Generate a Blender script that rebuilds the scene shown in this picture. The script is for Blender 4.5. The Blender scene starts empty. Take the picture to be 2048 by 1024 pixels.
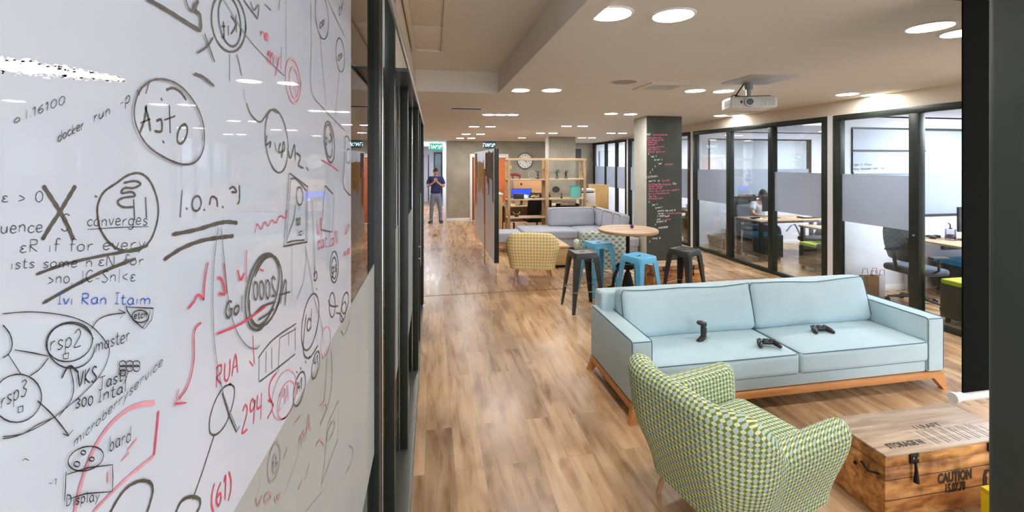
import bpy, bmesh, math, random
from math import sin, cos, pi, radians, atan, sqrt, hypot
from mathutils import Vector, Matrix, Euler
random.seed(7)
S = bpy.context.scene
COL = S.collection

# ------------------------------------------------------------------ camera, world, exposure
F, HY, VX, HC = 865.0, 322.0, 866.0, 1.95      # focal length in px, eye line, corridor vanishing point, eye height
TH = atan((1024 - VX) / F); CT, ST = cos(TH), sin(TH)
cam = bpy.data.cameras.new('camera'); camo = bpy.data.objects.new('camera', cam); COL.objects.link(camo)
camo.location = (0, 0, HC); camo.rotation_euler = (pi / 2, 0, -TH)
cam.sensor_width = 36; cam.lens = F / 2048 * 36; cam.shift_y = -(512 - HY) / 2048
cam.clip_start = 0.02; cam.clip_end = 100
S.camera = camo
w = bpy.data.worlds.new('world'); S.world = w; w.use_nodes = True
w.node_tree.nodes['Background'].inputs[0].default_value = (0.86, 0.92, 1.0, 1)
w.node_tree.nodes['Background'].inputs[1].default_value = 1.3
S.view_settings.view_transform = 'Standard'; S.view_settings.look = 'None'
S.view_settings.gamma = 1; S.view_settings.use_curve_mapping = False
S.view_settings.exposure = 1.65
S.cycles.use_denoising = True; S.cycles.max_bounces = 9; S.cycles.diffuse_bounces = 5
S.cycles.transparent_max_bounces = 16; S.cycles.caustics_reflective = False; S.cycles.caustics_refractive = False
S.cycles.sample_clamp_indirect = 6
LAMP = 27.5          # radiance of the ceiling lamps

def area(name, loc, sx, sy, power, color=(1, 1, 1), rot=(0, 0, 0)):
    l = bpy.data.lights.new(name, 'AREA'); l.shape = 'RECTANGLE'; l.size = sx; l.size_y = sy
    l.energy = power; l.color = color
    o = bpy.data.objects.new(name, l); COL.objects.link(o); o.location = loc; o.rotation_euler = rot
    return o
COOL = (0.84, 0.89, 1.0)
# lamps of the glazed offices (above the frame of the photo) and of the corridor end
area('office_lamp', (7.9, 3.9, 2.70), 2.4, 1.2, 78, COOL)
area('office_lamp', (7.9, 7.2, 2.70), 2.4, 1.2, 78, COOL)
area('office_lamp', (7.9, 10.6, 2.66), 2.4, 1.2, 60, COOL)
area('office_lamp', (7.6, 13.9, 2.60), 2.4, 1.2, 90, COOL)
area('corridor_lamp', (0.0, 17.2, 2.54), 0.5, 4.0, 26, (0.93, 0.96, 1.0))

# ------------------------------------------------------------------ pixel rays of the photo -> places in the room
def at(x, y, z=0.0):
    yc = F * (z - HC) / (HY - y); xc = (x - 1024) / F * yc
    return Vector((xc * CT + yc * ST, -xc * ST + yc * CT, z))
def onX(x, y, X):
    t = (x - 1024) / F; yc = X / (t * CT + ST)
    return Vector((X, yc * (CT - t * ST), HC + (HY - y) / F * yc))
def onY(x, y, Y):
    t = (x - 1024) / F; yc = Y / (CT - t * ST)
    return Vector((yc * (t * CT + ST), Y, HC + (HY - y) / F * yc))
def depth(p): return p[0] * ST + p[1] * CT

# ------------------------------------------------------------------ materials
def nn(m, t, **k):
    n = m.node_tree.nodes.new(t)
    for a, b in k.items(): setattr(n, a, b)
    return n
def lk(m, a, b): m.node_tree.links.new(a, b)
def base(name):
    m = bpy.data.materials.new(name); m.use_nodes = True
    return m, m.node_tree.nodes['Principled BSDF']
def ramp(m, stops, interp='LINEAR'):
    r = nn(m, 'ShaderNodeValToRGB'); r.color_ramp.interpolation = interp
    e = r.color_ramp.elements
    while len(e) < len(stops): e.new(0.5)
    for i, (p, c) in enumerate(stops):
        e[i].position = p; e[i].color = (c[0], c[1], c[2], 1)
    return r
def mth(m, op, a, b=None, c=None):
    n = nn(m, 'ShaderNodeMath', operation=op)
    for i, v in enumerate((a, b, c)):
        if v is None: continue
        if hasattr(v, 'is_linked') or isinstance(v, bpy.types.NodeSocket): lk(m, v, n.inputs[i])
        else: n.inputs[i].default_value = v
    return n.outputs[0]
def mixc(m, f, a, b, blend='MIX'):
    n = nn(m, 'ShaderNodeMix', data_type='RGBA', blend_type=blend)
    for i, v in ((0, f), (6, a), (7, b)):
        if isinstance(v, bpy.types.NodeSocket): lk(m, v, n.inputs[i])
        elif i == 0: n.inputs[0].default_value = v
        else: n.inputs[i].default_value = (v[0], v[1], v[2], 1)
    return n.outputs[2]
def simple(name, c, rough=0.5, metal=0.0, var=0.06, scale=18.0, bump=0.0, spec=0.5, coat=0.0):
    m, b = base(name)
    b.inputs['Roughness'].default_value = rough; b.inputs['Metallic'].default_value = metal
    b.inputs['Specular IOR Level'].default_value = spec; b.inputs['Coat Weight'].default_value = coat
    tc = nn(m, 'ShaderNodeTexCoord'); nz = nn(m, 'ShaderNodeTexNoise')
    nz.inputs['Scale'].default_value = scale; nz.inputs['Detail'].default_value = 4
    lk(m, tc.outputs['Object'], nz.inputs['Vector'])
    r = ramp(m, [(0.3, [v * (1 - var) for v in c]), (0.7, [min(1, v * (1 + var)) for v in c])])
    lk(m, nz.outputs[0], r.inputs[0]); lk(m, r.outputs[0], b.inputs['Base Color'])
    if bump:
        bp = nn(m, 'ShaderNodeBump'); bp.inputs['Strength'].default_value = bump; bp.inputs['Distance'].default_value = 0.01
        lk(m, nz.outputs[0], bp.inputs['Height']); lk(m, bp.outputs[0], b.inputs['Normal'])
    return m
def fabric(name, c, c2=None, scale=260.0, bump=0.25):
    m, b = base(name); b.inputs['Roughness'].default_value = 0.95; b.inputs['Specular IOR Level'].default_value = 0.15
    b.inputs['Sheen Weight'].default_value = 0.15
    tc = nn(m, 'ShaderNodeTexCoord'); wv = nn(m, 'ShaderNodeTexNoise'); wv.inputs['Scale'].default_value = scale
    big = nn(m, 'ShaderNodeTexNoise'); big.inputs['Scale'].default_value = 5
    lk(m, tc.outputs['Object'], wv.inputs['Vector']); lk(m, tc.outputs['Object'], big.inputs['Vector'])
    c2 = c2 or [v * 0.86 for v in c]
    r = ramp(m, [(0.35, c2), (0.65, c)]); f = mth(m, 'MULTIPLY_ADD', wv.outputs[0], 0.6, mth(m, 'MULTIPLY', big.outputs[0], 0.4))
    lk(m, f, r.inputs[0]); lk(m, r.outputs[0], b.inputs['Base Color'])
    bp = nn(m, 'ShaderNodeBump'); bp.inputs['Strength'].default_value = bump; bp.inputs['Distance'].default_value = 0.002
    lk(m, wv.outputs[0], bp.inputs['Height']); lk(m, bp.outputs[0], b.inputs['Normal'])
    return m
def wood(name, c1, c2, c3=None, axis='X', scale=1.0, rough=0.45, bump=0.15):
    m, b = base(name); b.inputs['Roughness'].default_value = rough
    tc = nn(m, 'ShaderNodeTexCoord'); mp = nn(m, 'ShaderNodeMapping')
    s = {'X': (1.2, 14, 14), 'Y': (14, 1.2, 14), 'Z': (14, 14, 1.2)}[axis]
    mp.inputs['Scale'].default_value = [v * scale for v in s]
    nz = nn(m, 'ShaderNodeTexNoise'); nz.inputs['Scale'].default_value = 2.2; nz.inputs['Detail'].default_value = 7; nz.inputs['Distortion'].default_value = 0.6
    lk(m, tc.outputs['Object'], mp.inputs[0]); lk(m, mp.outputs[0], nz.inputs['Vector'])
    st = [(0.3, c1), (0.68, c2)] if c3 is None else [(0.25, c3), (0.45, c1), (0.7, c2)]
    r = ramp(m, st); lk(m, nz.outputs[0], r.inputs[0]); lk(m, r.outputs[0], b.inputs['Base Color'])
    bp = nn(m, 'ShaderNodeBump'); bp.inputs['Strength'].default_value = bump; bp.inputs['Distance'].default_value = 0.003
    lk(m, nz.outputs[0], bp.inputs['Height']); lk(m, bp.outputs[0], b.inputs['Normal'])
    return m
def emit(name, c, s):
    m, b = base(name); b.inputs['Base Color'].default_value = (*c, 1)
    b.inputs['Emission Color'].default_value = (*c, 1); b.inputs['Emission Strength'].default_value = s
    return m
def glass(name, tint=(1, 1, 1), gloss=1.0, rough=0.0, ior=1.45):
    m = bpy.data.materials.new(name); m.use_nodes = True; nt = m.node_tree; nt.nodes.clear()
    out = nn(m, 'ShaderNodeOutputMaterial'); mx = nn(m, 'ShaderNodeMixShader')
    t = nn(m, 'ShaderNodeBsdfTransparent'); t.inputs[0].default_value = (*tint, 1)
    g = nn(m, 'ShaderNodeBsdfGlossy'); g.inputs['Roughness'].default_value = rough
    fr = nn(m, 'ShaderNodeFresnel'); fr.inputs[0].default_value = ior
    f = mth(m, 'MULTIPLY', fr.outputs[0], gloss)
    lk(m, f, mx.inputs[0]); lk(m, t.outputs[0], mx.inputs[1]); lk(m, g.outputs[0], mx.inputs[2]); lk(m, mx.outputs[0], out.inputs[0])
    return m
def frost(name, c, clear=0.12, back=0.5, gloss=0.6):
    m = bpy.data.materials.new(name); m.use_nodes = True; m.node_tree.nodes.clear()
    out = nn(m, 'ShaderNodeOutputMaterial')
    d = nn(m, 'ShaderNodeBsdfDiffuse'); tr = nn(m, 'ShaderNodeBsdfTranslucent'); t = nn(m, 'ShaderNodeBsdfTransparent')
    tc = nn(m, 'ShaderNodeTexCoord'); nz = nn(m, 'ShaderNodeTexNoise'); nz.inputs['Scale'].default_value = 3
    lk(m, tc.outputs['Object'], nz.inputs['Vector'])
    r = ramp(m, [(0.3, [v * 0.95 for v in c]), (0.7, c)]); lk(m, nz.outputs[0], r.inputs[0])
    lk(m, r.outputs[0], d.inputs[0]); lk(m, r.outputs[0], tr.inputs[0])
    m1 = nn(m, 'ShaderNodeMixShader'); m1.inputs[0].default_value = back; lk(m, d.outputs[0], m1.inputs[1]); lk(m, tr.outputs[0], m1.inputs[2])
    m2 = nn(m, 'ShaderNodeMixShader'); m2.inputs[0].default_value = clear; lk(m, m1.outputs[0], m2.inputs[1]); lk(m, t.outputs[0], m2.inputs[2])
    g = nn(m, 'ShaderNodeBsdfGlossy'); g.inputs['Roughness'].default_value = 0.03
    fr = nn(m, 'ShaderNodeFresnel'); f = mth(m, 'MULTIPLY', fr.outputs[0], gloss)
    m3 = nn(m, 'ShaderNodeMixShader'); lk(m, f, m3.inputs[0]); lk(m, m2.outputs[0], m3.inputs[1]); lk(m, g.outputs[0], m3.inputs[2])
    lk(m, m3.outputs[0], out.inputs[0])
    return m

def floor_mat():
    m, b = base('laminate_floor')
    tc = nn(m, 'ShaderNodeTexCoord'); mp = nn(m, 'ShaderNodeMapping')
    mp.inputs['Rotation'].default_value = (0, 0, pi / 2); mp.inputs['Location'].default_value = (0.3, 0.05, 0)
    lk(m, tc.outputs['Object'], mp.inputs[0])
    br = nn(m, 'ShaderNodeTexBrick'); br.offset = 0.37; br.offset_frequency = 2
    for k, v in (('Scale', 1.0), ('Mortar Size', 0.0012), ('Brick Width', 1.22), ('Row Height', 0.185), ('Bias', 0.0), ('Mortar Smooth', 0.2)): br.inputs[k].default_value = v
    br.inputs['Color1'].default_value = (0, 0, 0, 1); br.inputs['Color2'].default_value = (1, 1, 1, 1); br.inputs['Mortar'].default_value = (0.5, 0.5, 0.5, 1)
    lk(m, mp.outputs[0], br.inputs[0])
    sx = nn(m, 'ShaderNodeSeparateColor'); lk(m, br.outputs['Color'], sx.inputs[0])
    # per-plank shift of the grain
    off = nn(m, 'ShaderNodeCombineXYZ'); lk(m, mth(m, 'MULTIPLY', sx.outputs[0], 31.0), off.inputs[0]); lk(m, mth(m, 'MULTIPLY', sx.outputs[0], 17.0), off.inputs[1])
    add = nn(m, 'ShaderNodeVectorMath', operation='ADD'); lk(m, mp.outputs[0], add.inputs[0]); lk(m, off.outputs[0], add.inputs[1])
    m2 = nn(m, 'ShaderNodeMapping'); m2.inputs['Scale'].default_value = (0.9, 7.5, 1); lk(m, add.outputs[0], m2.inputs[0])
    g = nn(m, 'ShaderNodeTexNoise'); g.inputs['Scale'].default_value = 2.0; g.inputs['Detail'].default_value = 5; g.inputs['Distortion'].default_value = 0.6; g.inputs['Roughness'].default_value = 0.5
    lk(m, m2.outputs[0], g.inputs['Vector'])
    m3 = nn(m, 'ShaderNodeMapping'); m3.inputs['Scale'].default_value = (1.5, 4.2, 1); lk(m, add.outputs[0], m3.inputs[0])
    k = nn(m, 'ShaderNodeTexNoise'); k.inputs['Scale'].default_value = 1.5; k.inputs['Detail'].default_value = 2.5; k.inputs['Distortion'].default_value = 0.7
    lk(m, m3.outputs[0], k.inputs['Vector'])
    grain = ramp(m, [(0.26, (0.34, 0.20, 0.105)), (0.42, (0.50, 0.31, 0.165)), (0.58, (0.62, 0.41, 0.235)), (0.78, (0.74, 0.54, 0.34))])
    lk(m, g.outputs[0], grain.inputs[0])
    tone = ramp(m, [(0.0, (0.72, 0.69, 0.66)), (0.5, (0.95, 0.93, 0.90)), (1.0, (1.12, 1.10, 1.06))])
    lk(m, sx.outputs[0], tone.inputs[0])
    c1 = mixc(m, 1.0, grain.outputs[0], tone.outputs[0], 'MULTIPLY')
    kr = ramp(m, [(0.55, (1, 1, 1)), (0.66, (0.70, 0.60, 0.52)), (0.77, (0.40, 0.31, 0.25))]); lk(m, k.outputs[0], kr.inputs[0])
    c2 = mixc(m, 0.8, c1, kr.outputs[0], 'MULTIPLY')
    bl = nn(m, 'ShaderNodeTexNoise'); bl.inputs['Scale'].default_value = 1.7; bl.inputs['Detail'].default_value = 3; lk(m, tc.outputs['Object'], bl.inputs['Vector'])
    blr = ramp(m, [(0.36, (0.70, 0.66, 0.63)), (0.50, (0.97, 0.96, 0.95)), (0.64, (1.12, 1.12, 1.12))]); lk(m, bl.outputs[0], blr.inputs[0])
    c2 = mixc(m, 0.85, c2, blr.outputs[0], 'MULTIPLY')
    c3 = mixc(m, mth(m, 'MULTIPLY', br.outputs['Fac'], 0.55), c2, (0.16, 0.10, 0.06))
    lk(m, c3, b.inputs['Base Color'])
    rr = ramp(m, [(0.3, (0.24, 0.24, 0.24)), (0.7, (0.34, 0.34, 0.34))]); lk(m, g.outputs[0], rr.inputs[0]); lk(m, rr.outputs[0], b.inputs['Roughness'])
    bp = nn(m, 'ShaderNodeBump'); bp.inputs['Strength'].default_value = 0.12; bp.inputs['Distance'].default_value = 0.002
    lk(m, g.outputs[0], bp.inputs['Height']); lk(m, bp.outputs[0], b.inputs['Normal'])
    b.inputs['Specular IOR Level'].default_value = 0.6
    return m

def leaf_fabric(name, ground, ca, cb, sx=0.05, sy=0.05, lens=(0.235, 0.17), dia=(0.225, 0.335), line=None):
    """woven pattern in the fabric's own UV (metres): lenses and lozenges on a ground colour"""
    m, b = base(name); b.inputs['Roughness'].default_value = 0.95; b.inputs['Specular IOR Level'].default_value = 0.12
    uv = nn(m, 'ShaderNodeUVMap'); sp = nn(m, 'ShaderNodeSeparateXYZ'); lk(m, uv.outputs[0], sp.inputs[0])
    u = mth(m, 'DIVIDE', sp.outputs[0], sx); v = mth(m, 'DIVIDE', sp.outputs[1], sy)
    def cell(q, o): return mth(m, 'SUBTRACT', mth(m, 'FRACT', mth(m, 'ADD', q, o)), 0.5)
    def lens_mask(ou, ov):
        a = mth(m, 'DIVIDE', cell(u, ou), lens[0]); c = mth(m, 'DIVIDE', cell(v, ov), lens[1])
        # pointed lens: |c| < 1 - a^2
        return mth(m, 'LESS_THAN', mth(m, 'ADD', mth(m, 'ABSOLUTE', c), mth(m, 'POWER', mth(m, 'ABSOLUTE', a), 2.2)), 1.0)
    def dia_mask(ou, ov):
        a = mth(m, 'ABSOLUTE', mth(m, 'DIVIDE', cell(u, ou), dia[0])); c = mth(m, 'ABSOLUTE', mth(m, 'DIVIDE', cell(v, ov), dia[1]))
        return mth(m, 'LESS_THAN', mth(m, 'ADD', mth(m, 'POWER', a, 1.25), mth(m, 'POWER', c, 1.25)), 1.0)
    L = lens_mask(0.0, 0.0); D = dia_mask(0.5, 0.0)
    L2 = lens_mask(0.5, 0.5); D2 = dia_mask(0.0, 0.5)
    nz = nn(m, 'ShaderNodeTexNoise'); nz.inputs['Scale'].default_value = 300; lk(m, nn(m, 'ShaderNodeTexCoord').outputs['Object'], nz.inputs['Vector'])
    c = mixc(m, mth(m, 'MAXIMUM', D, D2), ground, cb)
    c = mixc(m, mth(m, 'MAXIMUM', L, L2), c, ca)
    c = mixc(m, mth(m, 'MULTIPLY', nz.outputs[0], 0.25), c, [x * 0.7 for x in ground])
    lk(m, c, b.inputs['Base Color'])
    bp = nn(m, 'ShaderNodeBump'); bp.inputs['Strength'].default_value = 0.2; bp.inputs['Distance'].default_value = 0.002
    lk(m, nz.outputs[0], bp.inputs['Height']); lk(m, bp.outputs[0], b.inputs['Normal'])
    return m
def gingham(name, ca, cb, s=0.035):
    m, b = base(name); b.inputs['Roughness'].default_value = 0.95; b.inputs['Specular IOR Level'].default_value = 0.12
    uv = nn(m, 'ShaderNodeUVMap'); sp = nn(m, 'ShaderNodeSeparateXYZ'); lk(m, uv.outputs[0], sp.inputs[0])
    a = mth(m, 'LESS_THAN', mth(m, 'FRACT', mth(m, 'DIVIDE', sp.outputs[0], s)), 0.5)
    c = mth(m, 'LESS_THAN', mth(m, 'FRACT', mth(m, 'DIVIDE', sp.outputs[1], s)), 0.5)
    f = mth(m, 'MULTIPLY', mth(m, 'ADD', a, c), 0.5)
    nz = nn(m, 'ShaderNodeTexNoise'); nz.inputs['Scale'].default_value = 200
    col = mixc(m, f, ca, cb); lk(m, mixc(m, mth(m, 'MULTIPLY', nz.outputs[0], 0.15), col, ca), b.inputs['Base Color'])
    return m
def crate_wood(name, axis='X'):
    m, b = base(name); b.inputs['Roughness'].default_value = 0.42
    tc = nn(m, 'ShaderNodeTexCoord'); mp = nn(m, 'ShaderNodeMapping'); mp.inputs['Scale'].default_value = (2.5, 9, 9) if axis == 'X' else (9, 2.5, 9)
    lk(m, tc.outputs['Object'], mp.inputs[0])
    n1 = nn(m, 'ShaderNodeTexNoise'); n1.inputs['Scale'].default_value = 2.4; n1.inputs['Detail'].default_value = 8; n1.inputs['Distortion'].default_value = 0.8
    lk(m, mp.outputs[0], n1.inputs['Vector'])
    n2 = nn(m, 'ShaderNodeTexNoise'); n2.inputs['Scale'].default_value = 5.5; n2.inputs['Detail'].default_value = 5; lk(m, tc.outputs['Object'], n2.inputs['Vector'])
    r = ramp(m, [(0.28, (0.20, 0.075, 0.022)), (0.45, (0.46, 0.19, 0.055)), (0.62, (0.64, 0.32, 0.11)), (0.8, (0.74, 0.48, 0.22))]); lk(m, n1.outputs[0], r.inputs[0])
    r2 = ramp(m, [(0.34, (0.3, 0.22, 0.16)), (0.47, (1, 1, 1))]); lk(m, n2.outputs[0], r2.inputs[0])
    lk(m, mixc(m, 0.75, r.outputs[0], r2.outputs[0], 'MULTIPLY'), b.inputs['Base Color'])
    bp = nn(m, 'ShaderNodeBump'); bp.inputs['Strength'].default_value = 0.35; bp.inputs['Distance'].default_value = 0.004
    lk(m, n1.outputs[0], bp.inputs['Height']); lk(m, bp.outputs[0], b.inputs['Normal'])
    return m
def plaster(name, c1, c2, scale=1.6):
    m, b = base(name); b.inputs['Roughness'].default_value = 0.75
    tc = nn(m, 'ShaderNodeTexCoord'); n1 = nn(m, 'ShaderNodeTexNoise'); n1.inputs['Scale'].default_value = scale; n1.inputs['Detail'].default_value = 8; n1.inputs['Distortion'].default_value = 0.4
    lk(m, tc.outputs['Object'], n1.inputs['Vector']); r = ramp(m, [(0.3, c1), (0.7, c2)])
    lk(m, n1.outputs[0], r.inputs[0]); lk(m, r.outputs[0], b.inputs['Base Color'])
    return m

M = {}
M['floor'] = floor_mat()
M['ceiling'] = simple('beige_ceiling_paint', (0.71, 0.685, 0.63), 0.85, var=0.03, scale=0.8)
M['beam'] = simple('beam_paint', (0.72, 0.68, 0.62), 0.85, var=0.03, scale=0.8)
M['cream'] = simple('cream_wall_paint', (0.66, 0.58, 0.48), 0.8, var=0.03, scale=1.0)
M['white_wall'] = simple('white_office_wall', (0.74, 0.76, 0.82), 0.7, var=0.02, scale=1.0)
M['white'] = simple('white_painted_trim', (0.80, 0.80, 0.80), 0.4, var=0.02)
M['hatch'] = simple('off_white_hatch', (0.72, 0.66, 0.58), 0.6, var=0.02)
M['concrete'] = plaster('grey_green_plaster', (0.27, 0.25, 0.20), (0.38, 0.355, 0.29))
M['pillar_light'] = plaster('pale_plaster_pillar', (0.46, 0.45, 0.39), (0.58, 0.57, 0.50))
M['frame'] = simple('dark_steel_frame', (0.018, 0.024, 0.019), 0.38, var=0.15, scale=6, spec=0.3)
M['frame_grey'] = simple('grey_steel_track', (0.10, 0.105, 0.095), 0.3, metal=0.4, var=0.1, scale=6)
M['steel'] = simple('bright_steel_edge', (0.62, 0.62, 0.62), 0.25, metal=0.9, var=0.05)
M['glass'] = glass('clear_partition_glass', (0.93, 0.96, 0.95), 0.55)
M['glass_left'] = glass('reflecting_door_glass', (0.62, 0.62, 0.60), 1.6)
M['frost'] = frost('frosted_film', (0.54, 0.585, 0.67), 0.16, 0.45, 0.3)
M['frost_left'] = frost('frosted_film_near', (0.60, 0.62, 0.60), 0.05, 0.35, 0.35)
M['board'] = simple('white_marker_film', (0.53, 0.585, 0.68), 0.015, var=0.012, scale=1.5, spec=0.45)
M['chalkboard'] = simple('dark_chalkboard_paint', (0.045, 0.052, 0.045), 0.6, var=0.15, scale=3)
M['black'] = simple('matt_black', (0.014, 0.015, 0.014), 0.6, var=0.1, spec=0.25)
M['black_gloss'] = simple('black_plastic', (0.02, 0.02, 0.021), 0.28, var=0.1)
M['charcoal'] = simple('charcoal_plastic', (0.05, 0.052, 0.055), 0.5, var=0.1)
M['column'] = simple('dark_green_grey_column', (0.040, 0.050, 0.046), 0.55, var=0.12, scale=5)
M['grey_metal'] = simple('grey_metal', (0.35, 0.36, 0.37), 0.35, metal=0.6, var=0.05)
M['sofa'] = fabric('pale_blue_linen', (0.52, 0.665, 0.715), (0.46, 0.61, 0.665), 240)
M['piping'] = fabric('dark_blue_piping', (0.09, 0.17, 0.22), None, 300)
M['piping_grey'] = fabric('slate_piping', (0.16, 0.18, 0.21), None, 300)
M['grey_sofa'] = fabric('light_grey_linen', (0.42, 0.44, 0.50), (0.36, 0.38, 0.44), 200)
M['oak_orange'] = wood('orange_oak', (0.50, 0.20, 0.06), (0.64, 0.30, 0.105), axis='X')
M['leg_wood'] = wood('beech_leg_wood', (0.42, 0.23, 0.11), (0.56, 0.34, 0.17), axis='Z')
M['shelf_wood'] = wood('pine_shelf_wood', (0.44, 0.27, 0.13), (0.62, 0.44, 0.25), (0.30, 0.16, 0.07), axis='Z')
M['shelf_wood_x'] = wood('pine_board_wood', (0.50, 0.34, 0.18), (0.68, 0.52, 0.33), axis='X')
M['table_wood'] = wood('worn_table_wood', (0.50, 0.33, 0.20), (0.72, 0.56, 0.40), (0.30, 0.17, 0.09), axis='X', scale=1.1)
M['table_edge'] = wood('table_edge_wood', (0.34, 0.19, 0.08), (0.48, 0.29, 0.14), axis='X')
M['desk_wood'] = wood('desk_top_wood', (0.40, 0.25, 0.14), (0.56, 0.38, 0.23), axis='X')
M['honey'] = wood('honey_counter_wood', (0.60, 0.40, 0.16), (0.72, 0.50, 0.24), axis='Z')
M['low_wood'] = wood('low_table_wood', (0.46, 0.30, 0.14), (0.62, 0.43, 0.22), axis='X')
M['crate'] = crate_wood('rustic_mango_wood')
M['crate_top'] = wood('worn_crate_lid', (0.36, 0.24, 0.15), (0.56, 0.42, 0.30), (0.20, 0.12, 0.07), axis='X', scale=0.8, rough=0.42)
M['leaf'] = leaf_fabric('green_leaf_fabric', (0.20, 0.25, 0.045), (0.80, 0.83, 0.52), (0.52, 0.64, 0.63), 0.056, 0.050)
M['leaf2'] = leaf_fabric('teal_leaf_fabric', (0.55, 0.60, 0.52), (0.12, 0.24, 0.19), (0.75, 0.78, 0.70), 0.11, 0.10, (0.30, 0.12), (0.16, 0.24))
M['yellow'] = gingham('yellow_gingham', (0.86, 0.80, 0.56), (0.70, 0.43, 0.06), 0.050)
M['stool_black'] = simple('gunmetal_paint', (0.050, 0.047, 0.042), 0.33, metal=0.3, var=0.1, scale=8)
M['stool_blue'] = simple('sky_blue_paint', (0.11, 0.43, 0.68), 0.3, var=0.05, scale=8)
M['rail'] = simple('foot_rail_metal', (0.30, 0.30, 0.29), 0.3, metal=0.6, var=0.1)
M['lamp'] = emit('lamp_diffuser', (1.0, 0.985, 0.96), LAMP)
M['orange_door'] = simple('orange_door_paint', (0.72, 0.20, 0.05), 0.45, var=0.05, scale=2)
M['kraft'] = simple('kraft_pinboard', (0.62, 0.36, 0.18), 0.85, var=0.05)
M['screen_blue'] = None
M['teal'] = simple('teal_card', (0.16, 0.55, 0.52), 0.6)
M['red'] = simple('dark_red_paint', (0.28, 0.03, 0.02), 0.35)
M['green_fig'] = simple('dark_green_figure', (0.04, 0.10, 0.06), 0.5, var=0.3, scale=60)
M['bronze'] = simple('dark_bronze', (0.05, 0.045, 0.03), 0.35, metal=0.5)
M['lime'] = simple('lime_cushion', (0.50, 0.62, 0.03), 0.7, var=0.04)
M['blue_cushion'] = simple('blue_cushion', (0.02, 0.28, 0.55), 0.7, var=0.04)
M['pedestal'] = simple('dark_pedestal', (0.022, 0.028, 0.024), 0.45)
M['paper'] = simple('white_paper', (0.78, 0.79, 0.80), 0.8, var=0.02)
M['bag'] = simple('brown_paper_bag', (0.34, 0.19, 0.10), 0.8, var=0.1)
M['binbag'] = simple('grey_bin_liner', (0.34, 0.37, 0.40), 0.35, var=0.2, scale=20, bump=0.6)
M['skin'] = simple('skin', (0.56, 0.32, 0.23), 0.55, var=0.04)
M['hair'] = simple('dark_hair', (0.035, 0.022, 0.015), 0.7, var=0.3, scale=90)
M['navy'] = fabric('navy_cotton', (0.045, 0.055, 0.17), None, 200)
M['trousers'] = fabric('grey_blue_denim', (0.21, 0.25, 0.38), None, 200)
M['shoe'] = simple('brown_suede', (0.10, 0.04, 0.025), 0.75)
M['white_shirt'] = fabric('white_cotton', (0.72, 0.73, 0.76), None, 200)
M['proj'] = simple('white_projector_shell', (0.66, 0.66, 0.62), 0.4, var=0.03)
M['seam'] = simple('floor_joint_strip', (0.16, 0.10, 0.06), 0.5)
M['yellow_box'] = simple('bright_yellow_paint', (0.80, 0.62, 0.01), 0.5, var=0.03)
M['clock_face'] = simple('clock_face_white', (0.80, 0.82, 0.80), 0.5, var=0.01)
M['wicker'] = simple('pale_wicker', (0.55, 0.50, 0.40), 0.8, var=0.3, scale=60)
M['shell'] = simple('mauve_grey_shell', (0.20, 0.17, 0.21), 0.5)
M['mesh_back'] = frost('chair_mesh', (0.035, 0.04, 0.045), 0.25, 0.2, 0.2)
M['seat_pad'] = fabric('grey_seat_pad', (0.10, 0.12, 0.15), None, 150)
M['purple'] = simple('purple_ball', (0.10, 0.03, 0.16), 0.3)
M['ink'] = simple('black_marker_ink', (0.02, 0.02, 0.022), 0.5, var=0.1)
M['ink_soft'] = simple('broad_olive_marker_ink', (0.075, 0.068, 0.055), 0.5, var=0.35, scale=40)
M['ink_thin'] = simple('thin_grey_marker_ink', (0.16, 0.165, 0.17), 0.5, var=0.15)
M['ink_red'] = simple('red_marker_ink', (0.62, 0.05, 0.10), 0.5, var=0.15, scale=40)
M['ink_pink'] = simple('worn_pink_marker_ink', (0.66, 0.28, 0.34), 0.5, var=0.15, scale=40)
M['ink_blue'] = simple('blue_marker_ink', (0.03, 0.10, 0.50), 0.5, var=0.1)
M['ink_faint'] = simple('wiped_grey_ink', (0.30, 0.31, 0.29), 0.5, var=0.15)
M['ink_faint_red'] = simple('wiped_red_ink', (0.48, 0.27, 0.27), 0.5, var=0.15)
M['painted_highlight'] = simple('painted_white_highlight', (0.88, 0.90, 0.93), 0.3, var=0.01)  # colour of the light reflection painted on the whiteboard
M['chalk'] = simple('white_chalk_marker', (0.75, 0.76, 0.72), 0.8)
M['chalk_pink'] = simple('pink_chalk_marker', (0.62, 0.16, 0.27), 0.8)
M['stencil'] = simple('black_stencil_paint', (0.035, 0.028, 0.022), 0.7, var=0.3, scale=60)
M['exit_green'] = emit('exit_sign_green', (0.01, 0.22, 0.15), 0.55)
M['exit_white'] = emit('exit_sign_white', (0.85, 1.0, 0.95), 0.7)
M['exit_navy'] = emit('exit_sign_dark', (0.01, 0.05, 0.09), 0.3)

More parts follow.
